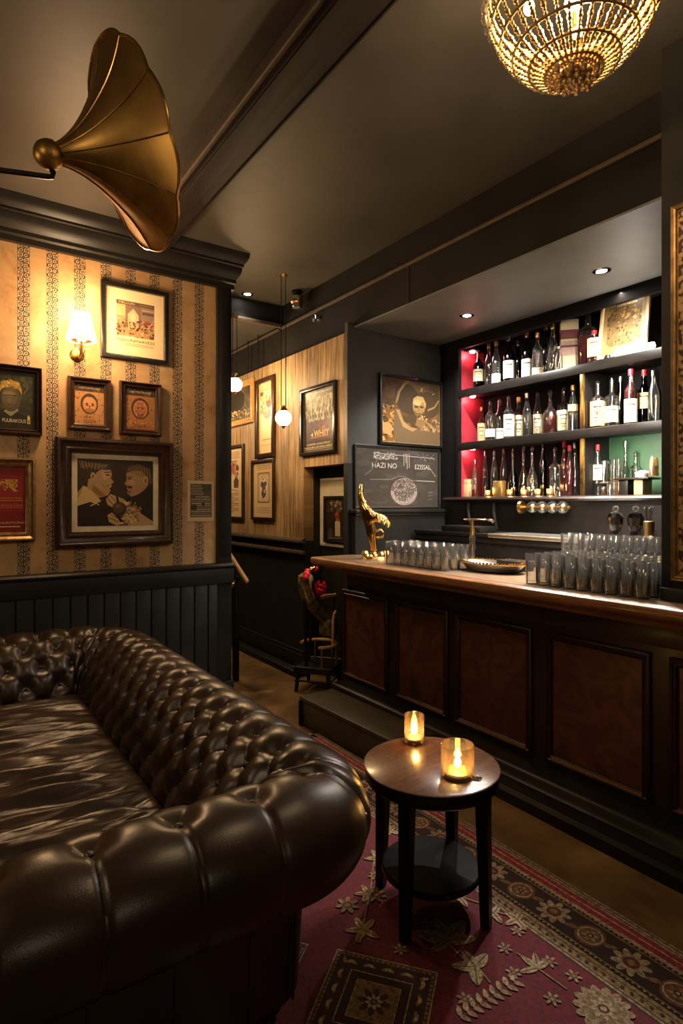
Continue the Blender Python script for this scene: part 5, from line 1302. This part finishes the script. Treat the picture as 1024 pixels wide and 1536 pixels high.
def art_chalk(a):
    a.rect(0, 0, 1, 1, '#3a3835'); a.specks(90, 0, 0, 1, 1, .10, ('#3f3d3a', '#383633', '#444240', '#35332f'), 29, .3, False)
    ch = '#c8beb2'
    a.specks(90, .20, .80, .48, .92, .007, (ch, '#8a847c'), 30); a.text('HAZI NO', .33, .70, .085, ch, .29); a.text('COLTIBO', .32, .84, .06, '#9a938a', .24)
    a.text('EZISSAL', .80, .70, .08, ch, .20); a.line([(.89, .70), (.93, .62), (.97, .54)], .005, '#a8a098'); a.specks(30, .68, .80, .95, .92, .006, ('#8a847c',), 31)
    for u in (.56, .585, .60, .625): a.line([(u, .92), (u + .004, .70 + .08 * math.sin(u * 90))], .006, '#b0a89e', False)
    a.line([(.10, .53), (.18, .62), (.26, .84)], .012, '#5c5853'); a.line([(.16, .46), (.40, .47), (.50, .53), (.58, .52), (.66, .46), (.96, .45)], .006, '#7a756e'); a.line([(.72, .46), (.96, .455)], .008, '#98918a'); a.line([(.20, .90), (.95, .86)], .007, '#98918a')
    cc = (.565, .27)
    a.ell(cc[0], cc[1], .155, .22, '#57504c'); rg = random.Random(8)
    for k in range(330):
        th = rg.uniform(0, 2 * PI); r = math.sqrt(rg.random()); u = cc[0] + .155 * r * math.cos(th); v = cc[1] + .22 * r * math.sin(th)
        if abs(v - (cc[1] - .02)) < .012: continue
        a.ell(u, v, .0035, .006, rg.choice(('#c9b4ac', '#b8a49c', '#d8c6bc')), 0, 6, False)
    a.up()
    for k in range(40):
        th = PI + PI * k / 39; a.line([(cc[0] + .125 * math.cos(th), cc[1] + .17 * math.sin(th)), (cc[0] + .165 * math.cos(th), cc[1] + .235 * math.sin(th))], .0035, '#c9b4ac', False)
    a.up(); a.ring(cc[0], cc[1], .158, .225, .003, '#a8988f'); a.ell(.52, .36, .025, .04, '#4a4541')
    for k in range(3): a.line([(.87, .26 - k * .06), (.93, .262 - k * .06)], .003, '#8a847c', False)
    a.up()
def art_candle(a):
    a.rect(0, 0, 1, 1, '#15100e'); a.specks(50, .1, .7, .9, .95, .05, ('#3a2e26', '#5a4a3a', '#8a7a64', '#241c18'), 33); a.rect(.52, .12, .78, .46, '#b8a684'); a.rect(.56, .46, .74, .56, '#8a7458'); a.rect(.61, .56, .69, .78, '#5a4634')
    for u in (.60, .66, .72): a.line([(u, .13), (u, .45)], .002, '#8a7a5c', False)
    a.up(); a.specks(16, .55, .50, .76, .66, .05, ('#7a2420', '#9c342c', '#4a1814'), 34); a.poly([(.12, .08), (.2, .3), (.34, .28), (.40, .10)], '#4a4038'); a.line([(.15, .06), (.86, .08)], .006, '#8a7a60'); a.text('LA OUR', .5, .90, .035, '#a8987c', .5)
def art_mirror_label(a):   # cream show card with a sepia landscape
    a.rect(0, 0, 1, 1, '#7d6640'); a.box(.06, .08, .95, .94, .006, '#8a6a3c'); a.rect(.12, .16, .88, .86, '#5c4628'); a.specks(200, .13, .17, .87, .80, .04, ('#463419', '#7d6438', '#54401f', '#8f7747', '#382810'), 35)
    a.poly([(.14, .40), (.34, .58), (.5, .46), (.66, .62), (.86, .44), (.86, .22), (.14, .22)], '#5c4728'); a.specks(80, .16, .2, .85, .5, .03, ('#7a6038', '#302410', '#66502c'), 36); a.rect(.28, .82, .80, .90, '#4a361c'); a.text('LOCATED FOR LOVEN', .54, .86, .035, '#d8c08e', .46)

# wallpapered wall (faces the viewer)
YF = YW
framed('framed_print', 'large cream print in a thin black frame right of the lit sconce', rect_on(150, 251, 431, 542, Y=YF), 0, .030, .030, 'frameblack', art_scene)
framed('framed_print', 'small dark-framed print of a skull-like face in a round wreath, below the sconce', rect_on(101, 165, 568, 646, Y=YF), 0, .042, .045, 'framewood', art_medal('#b4824c', True), prof=PR_WIDE)
framed('framed_print', 'small dark-framed rusty print of an oval mask, right of the wreath print', rect_on(178, 240, 575, 653, Y=YF), 0, .040, .045, 'framewood', art_medal('#a06a3a', False), prof=PR_WIDE)
framed('framed_photograph', 'sepia photograph of two men facing each other in a wide dark frame', rect_on(82, 257, 660, 818, Y=YF), 0, .098, .055, 'framewood', art_two, mount=.040, prof=PR_WIDE, mount_col='paper', pic='photograph')
rcE = rect_on(-44, 62, 548, 651, Y=YF); framed('framed_portrait', 'dark portrait with golden headdress in a brown frame at the left edge', rcE, 0, .034, .055, 'framewood', art_portrait, prof=PR_WIDE)
rcF = rect_on(-50, 52, 686, 812, Y=YF); framed('framed_poster', 'red poster with gold lettering in a bronze frame at the left edge', rcF, 0, .055, .040, 'gilt', art_red, prof=PR_WIDE)
(c_, w_, h_) = rect_on(281, 321, 721, 782, Y=YF); a = Art(w_, h_, '#cccccc'); art_notice(a); o = a.build('paper_notice', None, thick=.002, loc=(c_[0], YF - .0008, c_[2])); tag(o, 'small unframed printed notice pinned to the wallpaper near the post', 'notice')
# boarded wall (seen from the side)
RZ = -PI / 2
framed('framed_poster', 'dark concert poster with bare trees and yellow lettering on the timber boarding', rect_on(453, 506, 578, 682, X=XP), RZ, .030, .028, 'frameblack', art_trees)
framed('framed_poster', 'tall cream poster with a red figure behind the lower globe pendant', rect_on(386, 414, 567, 687, X=XP), RZ, .045, .030, 'framewood', art_tall)
framed('framed_poster', 'cream scroll poster with an ornate oval figure, below the tall red-figure poster', rect_on(379, 413, 689, 780, X=XP), RZ, .028, .022, 'framewood', art_ornate)
framed('framed_poster', 'cream playbill with columns of print, lower left on the timber boarding', rect_on(330, 367, 669, 779, X=XP), RZ, .032, .022, 'framewood', art_bill)
framed('framed_print', 'dark round-motif print in a pale wood frame behind the higher globe pendant', rect_on(328, 381, 577, 640, X=XP), RZ, .060, .030, 'railwood', art_round, prof=PR_WIDE)
# pale panel and picture in the recess
rcM = rect_on(481, 522, 717, 820, X=XP + .19); (c_, w_, h_) = rcM
o = MB().sweep_rect(w_, h_, PR_FLAT(.025, .018)).box(-w_ / 2 + .02, w_ / 2 - .02, -.010, -.001, -h_ / 2 + .02, h_ / 2 - .02).build('mounting_board', 'paper'); o.location = Vector(c_) - Vector((.001, 0, 0)); o.rotation_euler = (0, 0, RZ); tag(o, 'pale board hung in the dark recess beside the bar end', 'board')
framed('framed_print', 'dark print of a candle and red flowers on the pale board in the recess', rect_on(487, 519, 744, 815, X=XP + .17), RZ, .022, .016, 'frameblack', art_candle, off=-.0005)
# slate-grey wall
framed('framed_poster', 'square bronze-toned poster of a bust above the chalkboard', rect_on(567, 661, 567, 670, Y=YG), 0, .022, .030, 'frameblack', art_bronze)
(c_, w_, h_) = rect_on(533, 660, 670, 757, Y=YG - .03)
h2 = c_[2] + h_ / 2 - zl
cbd = thing('chalkboard', 'framed chalkboard with chalk writing and a round drawing on the dark ledge', 'chalkboard', (c_[0], YG - .004, zl + h2 / 2 + .001))
MB().sweep_rect(w_, h2, PR_FLAT(.018, .018)).build('frame', 'steel', cbd) if False else MB().sweep_rect(w_, h2, PR_FLAT(.016, .018)).build('frame', 'paint_sheen', cbd)
a = Art(w_ - .026, h2 - .026, '#333333'); art_chalk(a); a.build('slate', cbd, thick=.008)
MB().sweep_rect(w_ - .028, h2 - .028, [(0, .008), (0, .0105), (.004, .0105), (.004, .008)]).build('inner_edge', 'steel', cbd)
# ------------------------------------------------------------------ bottles on the shelves
def bottle_profile(kind, h, r):
    if kind == 'round': return [(.0, 0), (r * .94, 0), (r, .006), (r, h * .58), (r * .93, h * .64), (r * .55, h * .70), (r * .36, h * .76), (r * .32, h * .94), (r * .38, h * .945), (r * .38, h * .97), (.0, h * .97)]
    if kind == 'slim': return [(.0, 0), (r * .94, 0), (r, .006), (r, h * .50), (r * .88, h * .60), (r * .60, h * .70), (r * .40, h * .80), (r * .34, h * .95), (r * .40, h * .955), (r * .4, h * .975), (.0, h * .975)]
    if kind == 'square': return [(.0, 0), (r * .96, 0), (r, .005), (r, h * .56), (r * .9, h * .62), (r * .40, h * .67), (r * .32, h * .72), (r * .30, h * .92), (r * .38, h * .925), (r * .38, h * .96), (.0, h * .96)]
    if kind == 'decanter': return [(.0, 0), (r * .9, 0), (r, .01), (r * 1.0, h * .40), (r * .92, h * .50), (r * .5, h * .58), (r * .24, h * .64), (r * .20, h * .86), (r * .32, h * .90), (.0, h * .90)]
    if kind == 'bulb': return [(.0, 0), (r * .7, 0), (r * .95, h * .08), (r, h * .22), (r * .85, h * .38), (r * .45, h * .50), (r * .26, h * .58), (r * .24, h * .92), (r * .32, h * .925), (.0, h * .96)]
def profile_r(pr, z):
    for (r0, z0), (r1, z1) in zip(pr, pr[1:]):
        if z0 <= z <= z1 and z1 > z0: return r0 + (r1 - r0) * (z - z0) / (z1 - z0)
    return pr[3][0]
def bottle(label, x, y, z, h, r, kind, gl, liq=None, fill=.55, lab=None, labz=(.14, .46), cap='blackcap', text=None, emblem=None):
    t = thing('bottle', label, 'bottle', (x, y, z + .0004), random.uniform(-.2, .2))
    n = 20; sq = kind == 'square'; pr = bottle_profile(kind, h, r)
    rot = Matrix.Rotation(PI / 4, 4, 'Z') if sq else Matrix.Identity(4)
    def lat(pf, nn=n):
        m = MB().lathe(pf, n=nn)
        if sq:
            for i, v in enumerate(m.V):
                q = math.hypot(v[0], v[1])
                if q > r * .5:
                    th = math.atan2(v[1], v[0]); f = min(1.28, 1 / max(abs(math.cos(th)), abs(math.sin(th)))) * .92
                    m.V[i] = (v[0] * f, v[1] * f, v[2])
        return m
    lat(pr).build('glass_body', gl, t, angle=50)
    if liq:
        lp = [(max(0, a - .003), max(.004, b)) for a, b in pr if b <= h * fill]; lp = [(0, .004)] + lp[1:] + [(max(.002, profile_r(pr, h * fill) - .003), h * fill), (0, h * fill)]
        lat(lp, 20).build('liquor', liq, t, angle=50)
    th_ = h * .90 if kind != 'decanter' else h * .88
    rc = {'round': .40, 'slim': .42, 'square': .40, 'decanter': .30, 'bulb': .32}[kind] * r
    if cap == 'crystal': MB().lathe([(.0, h * .90), (r * .2, h * .905), (r * .34, h * .94), (r * .2, h * .98), (.0, h)], n=8).build('stopper', 'bglass', t, smooth=False)
    elif cap == 'pour': MB().lathe([(.0, th_), (rc * .8, th_), (rc * .5, h * .96), (rc * .35, h), (.0, h)], n=12).build('pourer', 'silvercap', t)
    else: MB().lathe([(.0, h * .89), (rc, h * .89), (rc * 1.05, h * .90), (rc * 1.05, h * .995), (rc * .9, h), (.0, h)], n=16).build('cap', cap, t)
    if lab:
        z0, z1 = h * labz[0], h * labz[1]; aw = R(78); m = MB(); N = 14; mid = math.atan2(-y + 1.0, -x)   # towards the room
        mid = math.atan2(-y, -x); vs = []; fs = []
        for i in range(N + 1):
            q = mid - aw + 2 * aw * i / N - t.rotation_euler.z
            rr = profile_r(pr, z0) + .0012
            f = min(1.28, 1 / max(abs(math.cos(q)), abs(math.sin(q)))) * .92 if sq else 1
            vs += [(rr * f * math.cos(q), rr * f * math.sin(q), z0), (rr * f * math.cos(q), rr * f * math.sin(q), z1)]
        for i in range(N): fs.append((2 * i, 2 * i + 2, 2 * i + 3, 2 * i + 1))
        b = len(vs); vs2 = [(v[0] * .985, v[1] * .985, v[2]) for v in vs]
        m.add(vs + vs2, fs + [(b + 2 * i + 1, b + 2 * i + 3, b + 2 * i + 2, b + 2 * i) for i in range(N)])
        m.mat(1)
        for (f0, f1, g0, g1) in ((.25, .75, .72, .80), (.32, .68, .55, .59), (.30, .70, .30, .34), (.36, .64, .18, .21)):
            i0, i1 = int(N * f0), int(N * f1)
            for i in range(i0, i1):
                A, B = vs[2 * i], vs[2 * i + 2]; q = 1.012
                m.add([(A[0] * q, A[1] * q, z0 + (z1 - z0) * g0), (B[0] * q, B[1] * q, z0 + (z1 - z0) * g0), (B[0] * q, B[1] * q, z0 + (z1 - z0) * g1), (A[0] * q, A[1] * q, z0 + (z1 - z0) * g1)], [(0, 1, 2, 3)])
        if emblem:
            q = mid - t.rotation_euler.z; m.ball((1.0 * (profile_r(pr, z0)) * math.cos(q), profile_r(pr, z0) * math.sin(q), (z0 + z1) / 2), .012, 8, (1, 1, 1.3))
        m.build('paper_label', [lab, 'labelink'], t)
    return t
M['labelink'] = simple('label_ink', (.10, .06, .04), .6)
M['lab_white'] = simple('white_label', (.86, .83, .76), .6, var=.06); M['lab_cream'] = simple('cream_label', (.74, .62, .40), .6, var=.1)
M['lab_tan'] = simple('tan_label', (.62, .42, .22), .6, var=.1); M['lab_yel'] = simple('yellow_label', (.75, .60, .22), .6, var=.1)
XBT = XS + .15
def bot(shelf, px, ytop, label, kind, r, gl, depth=0, **kw):
    X = XBT + depth; x, y, zt = on(px, ytop, X=X); z = ZS[shelf]
    return bottle(label, x, y, z, max(.12, zt - z), r, kind, gl, **kw)
T2, T1, T0 = 'on the top shelf', 'on the middle shelf', 'on the bottom shelf'
bot(2, 717, 523, f'dark green bottle with a cream label, first from the red side {T2}', 'round', .042, 'gglass', lab='lab_cream', labz=(.22, .50), liq='dark')
bot(2, 733, 515, f'clear bottle with a gold cap, second from the red side {T2}', 'slim', .036, 'bglass', cap='goldcap')
bot(2, 744, 512, f'clear bottle with an orange cap and white label {T2}', 'slim', .036, 'bglass', lab='lab_white', labz=(.06, .26), cap='cork', liq='clear', depth=-.05)
bot(2, 763, 504, f'dark bottle with a large white label and silver cap {T2}', 'round', .045, 'dglass', lab='lab_white', labz=(.12, .48), cap='silvercap', liq='dark')
bot(2, 777, 511, f'slender dark bottle right of the large white label {T2}', 'slim', .030, 'dglass', liq='dark', cap='blackcap', depth=.05)
bot(2, 790, 499, f'gold-capped dark bottle with a narrow white label {T2}', 'round', .040, 'dglass', cap='goldcap', lab='lab_white', labz=(.08, .44), liq='dark')
bot(2, 806, 499, f'clear bottle with a gold crown beside the two tallest slim bottles {T2}', 'round', .040, 'bglass', cap='goldcap', lab='lab_cream', labz=(.06, .2), depth=-.04)
bot(2, 819, 487, f'left of the two tallest slim gold-capped bottles {T2}', 'slim', .038, 'dglass', cap='goldcap', depth=.05)
bot(2, 829, 486, f'right of the two tallest slim gold-capped bottles {T2}', 'slim', .038, 'bglass', cap='goldcap', depth=-.03, liq='clear', fill=.3)
bot(2, 838, 520, f'short bluish clear bottle left of the carton {T2}', 'slim', .028, 'bglass', cap='silvercap', depth=-.09)
bot(2, 882, 459, f'large square decanter of red liquor right of the carton {T2}', 'square', .066, 'bglass', liq='redliq', fill=.5, cap='cork')
bot(2, 891, 496, f'small red bottle with amber label before the leaning card {T2}', 'square', .040, 'bglass', depth=-.08, liq='redliq', lab='lab_tan', labz=(.2, .75), cap='redplastic')
x, y, zt = on(853, 482, X=XBT); hh = zt - ZS[2]
c = thing('bottle_carton', 'cream and maroon bottle carton between bottles on the top shelf', 'carton', (x, y, ZS[2] + .0005), R(-50))
MB().box(-.06, .06, -.05, .05, 0, hh, .002).build('box', 'lab_cream', c); 
M['maroon'] = simple('maroon_card', (.16, .03, .04), .6); M['pink'] = simple('faded_pink_card', (.62, .40, .33), .6)
MB().box(-.0605, .0605, -.0505, .0505, hh * .62, hh * .80, .001).build('maroon_band', 'maroon', c); MB().box(-.0605, .0605, -.0505, .0505, hh * .30, hh * .58, .001).build('pink_band', 'pink', c)
MB().box(-.0612, .0612, -.0512, .0512, hh * .46, hh * .50).build('maroon_line', 'maroon', c)
for k, (px, yt, nm, kind, gl, kw) in enumerate((
    (722, 611, f'small amber-labelled bottle, first from the red side {T1}', 'slim', 'bglass', dict(lab='lab_tan', labz=(.05, .55), cap='goldcap', liq='whisky')),
    (735, 602, f'clear bottle with silver pourer, second from the red side {T1}', 'round', 'bglass', dict(cap='pour', lab='lab_white', labz=(.10, .3))),
    (749, 599, f'clear bottle with silver pourer, third from the red side {T1}', 'round', 'bglass', dict(cap='pour', liq='clear', lab='lab_white', labz=(.06, .30))),
    (763, 594, f'bottle with a big bright white label left of the cream-labelled one {T1}', 'round', 'bglass', dict(cap='pour', lab='lab_white', labz=(.06, .56))),
    (778, 596, f'squat bottle with a big cream label and whisky {T1}', 'round', 'bglass', dict(cap='goldcap', lab='lab_cream', labz=(.08, .56), liq='whisky')),
    (790, 590, f'plain clear bottle without a label right of the big cream label {T1}', 'slim', 'bglass', dict(cap='silvercap', liq='clear')),
    (806, 588, f'whisky bottle with a cream label and clear neck {T1}', 'slim', 'bglass', dict(cap='crystal', lab='lab_cream', labz=(.08, .5), liq='whisky')),
    (825, 585, f'round flask of bright red liquor in the middle {T1}', 'decanter', 'bglass', dict(cap='crystal', liq='redliq', fill=.42)),
    (845, 580, f'broad cream-labelled bottle right of the red flask {T1}', 'square', 'bglass', dict(cap='crystal', lab='lab_cream', labz=(.08, .5), liq='whisky', fill=.4)),
    (859, 578, f'gold-shouldered clear bottle next to the divider {T1}', 'slim', 'bglass', dict(cap='goldcap', lab='lab_tan', labz=(.44, .58))),
    (896, 570, f'bottle with a tan label and black emblem right of the divider {T1}', 'square', 'bglass', dict(cap='crystal', lab='lab_tan', labz=(.05, .56), emblem=1, liq='amber', fill=.5)),
    (917, 567, f'green-necked clear bottle with a small pale label {T1}', 'square', 'bglass', dict(cap='pour', lab='lab_cream', labz=(.1, .42))),
    (930, 565, f'dark slim bottle behind the red-capped one {T1}', 'slim', 'gglass', dict(cap='silvercap', liq='dark')),
    (946, 554, f'red-capped bottle with a large white label {T1}', 'round', 'bglass', dict(cap='redplastic', lab='lab_white', labz=(.05, .46), liq='redliq', fill=.7)),
    (966, 555, f'dark red bottle with a yellow label near the pilaster {T1}', 'round', 'dglass', dict(cap='redplastic', lab='lab_yel', labz=(.3, .58), liq='redliq', fill=.3)),
    (980, 556, f'clear slim bottle beside the pilaster {T1}', 'slim', 'bglass', dict(cap='silvercap')))):
    r = .041 if kind in ('round',) else .034 if kind == 'slim' else .053 if kind == 'decanter' else .040
    bot(1, px, yt, nm, kind, r, gl, depth=(-.075 if px == 896 else .01 if px == 914 else .06 if px == 930 else -.05 if k % 2 else .035), **kw)
x, y, _ = on(880, X=XBT - .05)
g = MB().lathe([(.0, 0), (.03, 0), (.032, .1), (.030, .1), (.027, .01), (.0, .01)], (x, y, ZS[1] + .0004), 18).build('shot_glass', 'glass'); tag(g, 'small clear glass at the foot of the divider on the middle shelf', 'glass')
for k, (px, yt, nm, kind, gl, kw) in enumerate((
    (712, 690, f'small clear bottle with a silver cap, first from the red side {T0}', 'slim', 'bglass', dict(cap='silvercap')),
    (727, 677, f'clear cork-topped bottle, second from the red side {T0}', 'slim', 'bglass', dict(cap='pour')),
    (741, 676, f'clear pourer bottle behind the golden tin {T0}', 'slim', 'bglass', dict(cap='pour')),
    (755, 673, f'pale-necked pourer bottle right of the golden tin {T0}', 'slim', 'bglass', dict(cap='pour', liq='whisky', fill=.4)),
    (769, 673, f'dark-bodied bottle with a thin pale neck {T0}', 'bulb', 'dglass', dict(cap='pour', liq='dark', fill=.3)),
    (785, 669, f'sparkling cut-glass decanter left of centre {T0}', 'bulb', 'bglass', dict(cap='crystal')),
    (798, 669, f'second cut-glass decanter left of centre {T0}', 'bulb', 'bglass', dict(cap='crystal')),
    (814, 664, f'tall dark slender bottle at the centre {T0}', 'slim', 'dglass', dict(cap='crystal')),
    (832, 670, f'clear square bottle left of the red ones {T0}', 'square', 'bglass', dict(cap='crystal')),
    (846, 661, f'tall bright red slim bottle {T0}', 'slim', 'bglass', dict(cap='redplastic', liq='redliq', fill=.9)),
    (854, 668, f'shorter red bottle beside the tall red one {T0}', 'slim', 'bglass', dict(cap='redplastic', liq='redliq', fill=.75)),
    (862, 664, f'clear slim bottle against the brass divider edge {T0}', 'slim', 'bglass', dict(cap='silvercap')),
    (896, 667, f'red-capped clear bottle right of the brass divider {T0}', 'slim', 'bglass', dict(cap='redplastic', lab='lab_cream', labz=(.3, .6))),
    (938, 662, f'tall cut-glass bottle in front of the green back {T0}', 'bulb', 'bglass', dict(cap='silvercap')),
    (953, 675, f'shorter cut-glass bottle right of the tall one before the green back {T0}', 'square', 'bglass', dict(cap='crystal')))):
    bot(0, px, yt, nm, kind, {'slim': .030, 'bulb': .042, 'square': .034}[kind], gl, depth={938: .105, 953: .105, 897: -.09}.get(px, .06 if k % 2 else -.03), **kw)
x, y, _ = on(749, X=XBT - .07); c = MB().box(x - .03, x + .03, y - .045, y + .045, ZS[0] + .0005, ZS[0] + .125, .006).build('tea_tin', 'goldcap'); tag(c, 'golden tin standing before the pourer bottles on the bottom shelf', 'tin')
x, y, _ = on(701, X=XBT - .06); c = MB().box(x - .04, x + .04, y - .04, y + .04, ZS[0] + .0005, ZS[0] + .105, .003).box(x - .035, x + .035, y - .035, y + .035, ZS[0] + .105, ZS[0] + .15, .003).build('cardboard_box', 'lab_tan'); tag(c, 'tan cardboard box in the red corner of the bottom shelf', 'box')
x, y, _ = on(711, X=XBT - .10); b = bottle('tiny red bottle with pale cap beside the tan cardboard box', x, y, ZS[0], .10, .018, 'slim', 'bglass', liq='redliq', fill=.6, cap='silvercap')
def jar(px, d, r, h, z, lab, mat='glass', fillm=None):
    x, y, _ = on(px, X=XBT + d); t = thing('glass_jar', lab, 'jar', (x, y, z + .0005))
    MB().lathe([(.0, 0), (r, 0), (r, h * .8), (r * .8, h * .9), (r * .8, h), (r * .74, h), (r * .92, h * .8), (r * .92, .006), (.0, .006)], n=18).build('body', mat, t)
    if fillm: MB().lathe([(.0, .007), (r * .88, .007), (r * .88, h * .55), (.0, h * .57)], n=16).build('contents', fillm, t)
for k, px in enumerate((731, 764, 785, 806, 824)):
    x, y, _ = on(px, X=XBT - .11)
    t = thing('tealight', 'small lit tealight glass, %s along the front of the bottom shelf' % ('first from the red side', 'second from the red side', 'third of five', 'fourth of five', 'nearest the brass divider')[k], 'tealight', (x, y, ZS[0] + .0005))
    MB().lathe([(.0, 0), (.020, 0), (.022, .05), (.020, .05), (.018, .006), (.0, .006)], n=18).build('glass_cup', 'aglass', t)
    MB().lathe([(.0, .0065), (.0165, .0065), (.0165, .018), (.0, .018)], n=14).build('candle_wax', 'wax', t)
    MB().lathe([(.0, .019), (.005, .025), (.004, .034), (.0, .044)], n=10).build('flame', 'flame', t)
    light('tealight_light', 'POINT', (x, y, ZS[0] + .055), .25, (1, .62, .28), .012)
jar(906, .02, .034, .15, ZS[0] + .092, 'dark-banded clear jar on the little glass stand, right of the divider', 'glass', 'dark')
s = MB().box(XBT - .045, XBT + .08, on(917, X=XBT)[1], on(892, X=XBT)[1], ZS[0] + .08, ZS[0] + .092, .002)
for dx in (-.038, .07):
    for yy in (on(916, X=XBT)[1], on(893, X=XBT)[1]): s.box(XBT + dx - .004, XBT + dx + .004, yy - .004, yy + .004, ZS[0] + .0005, ZS[0] + .081)
s = s.build('glass_stand', 'silvercap'); tag(s, 'little pale stand under the dark-banded jar, right of the divider', 'stand')
for k, (px, h) in enumerate(((905, .06), (910, .075), (915, .07))): jar(px, (-.02, .045, -.02)[k], .022, h, ZS[0], '%s small jar below the little pale stand' % ('left', 'middle', 'right')[k], 'glass', 'amber' if k == 0 else 'clear')
for k, px in enumerate((922, 929)):
    x, y, _ = on(px, X=XBT + .0); t = MB().lathe([(.0, 0), (.03, 0), (.034, .12), (.032, .12), (.028, .008), (.0, .008)], (x, y, ZS[0] + .0005), 16).build('tumbler', 'aglass'); tag(t, '%s amber tumbler between the pale stand and the dark box' % ('left', 'right')[k], 'glass')
    t = MB().lathe([(.0, 0), (.03, 0), (.034, .12), (.032, .12), (.028, .008), (.0, .008)], (x, y, ZS[0] + .122), 16).build('tumbler', 'glass'); tag(t, 'clear tumbler stacked on the %s amber tumbler' % ('left', 'right')[k], 'glass')
yb0, yb1 = on(984, X=XBT)[1], on(932, X=XBT)[1]
tr = thing('serving_stand', 'dark serving stand on legs in front of the green back', 'stand', (XBT - .02, (yb0 + yb1) / 2, ZS[0] + .0005)); L = (yb1 - yb0) / 2
MB().box(-.08, .08, -L, L, .098, .112, .003).build('tray_top', 'black', tr); MB().box(-.06, .06, L * .25, L * .8, 0, .098, .003).build('pedestal', 'black', tr); MB().box(-.06, .06, -L * .6, -L * .1, 0, .098, .003).build('pedestal', 'cork', tr, label='tan side block')
bw = thing('snack_bowl', 'small white bowl of pale nuts on the dark serving stand', 'bowl', (XBT - .05, on(964, X=XBT - .05)[1], ZS[0] + .1130))
MB().lathe([(.0, 0), (.03, 0), (.05, .028), (.047, .03), (.028, .006), (.0, .006)], n=20).build('bowl', 'white', bw)
nb = MB(); rg5 = random.Random(4)
for k in range(34):
    th = rg5.uniform(0, 6.28); rr = .04 * math.sqrt(rg5.random()); nb.ball((rr * math.cos(th), rr * math.sin(th), .027 + .014 * (1 - rr / .04)), .009, 6)
nn_ = nb.build('nuts', 'lab_white', bw); nn_['kind'] = 'stuff'
jar(980, -.10, .03, .12, ZS[0] + .1125, 'amber jar at the right end of the serving stand', 'aglass', 'amber')
# leaning show card and the lit white lamp box
(c_, w_, h_) = rect_on(900, 975, 434, 528, X=XBT - .06); hcard = h_ + .01
t = framed('framed_card', 'cream framed show card leaning on the right of the top shelf', ((XBT - .06, c_[1], ZS[2] + hcard / 2 + .012), w_ * .98, hcard), R(-78) if False else RZ,   .020, .018, 'lab_tan', art_mirror_label, tilt=R(-9), off=0)
ly0, ly1 = on(981, X=XS + .04)[1], on(924, X=XS + .04)[1]
lb = thing('lamp_box', 'glaring white lamp bar at the right end of the top shelf', 'lamp', (XS + .035, (ly0 + ly1) / 2, ZS[2] + .0005)); L = (ly1 - ly0) / 2
MB().box(-.022, .022, -L, L, 0, .012, .002).build('base', 'silvercap', lb); MB().lathe([(.02, -L), (.021, 0), (.02, L)], n=16, mtx=Matrix.Translation((0, 0, .033)) @ Matrix.Rotation(R(90), 4, 'X')).build('lamp_tube', 'strip', lb)
light('lamp_bar_light', 'POINT', (XS + .0, (ly0 + ly1) / 2, ZS[2] + .10), .8, (1, .95, .88), .04)
x, y, _ = on(912, X=XS + .05); c = MB().lathe([(.0, 0), (.026, 0), (.03, .012), (.022, .035), (.0, .04)], (x, y, ZS[2] + .0005), 16).build('small_bowl', 'black'); tag(c, 'little black bowl in front of the leaning show card', 'bowl')
# ------------------------------------------------------------------ general light
w = bpy.data.worlds.new('World'); SC.world = w; w.use_nodes = True
w.node_tree.nodes['Background'].inputs[0].default_value = (1, .8, .6, 1); w.node_tree.nodes['Background'].inputs[1].default_value = .02
# added fill lights out of view, behind and left of the camera
light('lounge_fill', 'POINT', (-1.3, .9, 2.7), 15, (1, .72, .42), .12)
light('lounge_fill', 'POINT', (.3, -2.4, 2.9), 12, (1, .76, .50), .15)
light('lounge_fill', 'POINT', (-1.2, 2.7, 2.3), 10, (1, .70, .40), .12)
light('passage_fill', 'POINT', (2.0, 6.0, 2.5), 26, (1, .72, .42), .1)  # added unseen fill that brightens the passage floor
SC.view_settings.view_transform = 'Standard'; SC.view_settings.look = 'None'; SC.view_settings.exposure = .85; SC.view_settings.gamma = 1
SC.view_settings.use_curve_mapping = False
SC.cycles.max_bounces = 12; SC.cycles.transparent_max_bounces = 32; SC.cycles.transmission_bounces = 12; SC.cycles.diffuse_bounces = 4
SC.cycles.glossy_bounces = 5; SC.cycles.caustics_reflective = False; SC.cycles.caustics_refractive = False
SC.cycles.sample_clamp_indirect = 4; SC.cycles.blur_glossy = .5
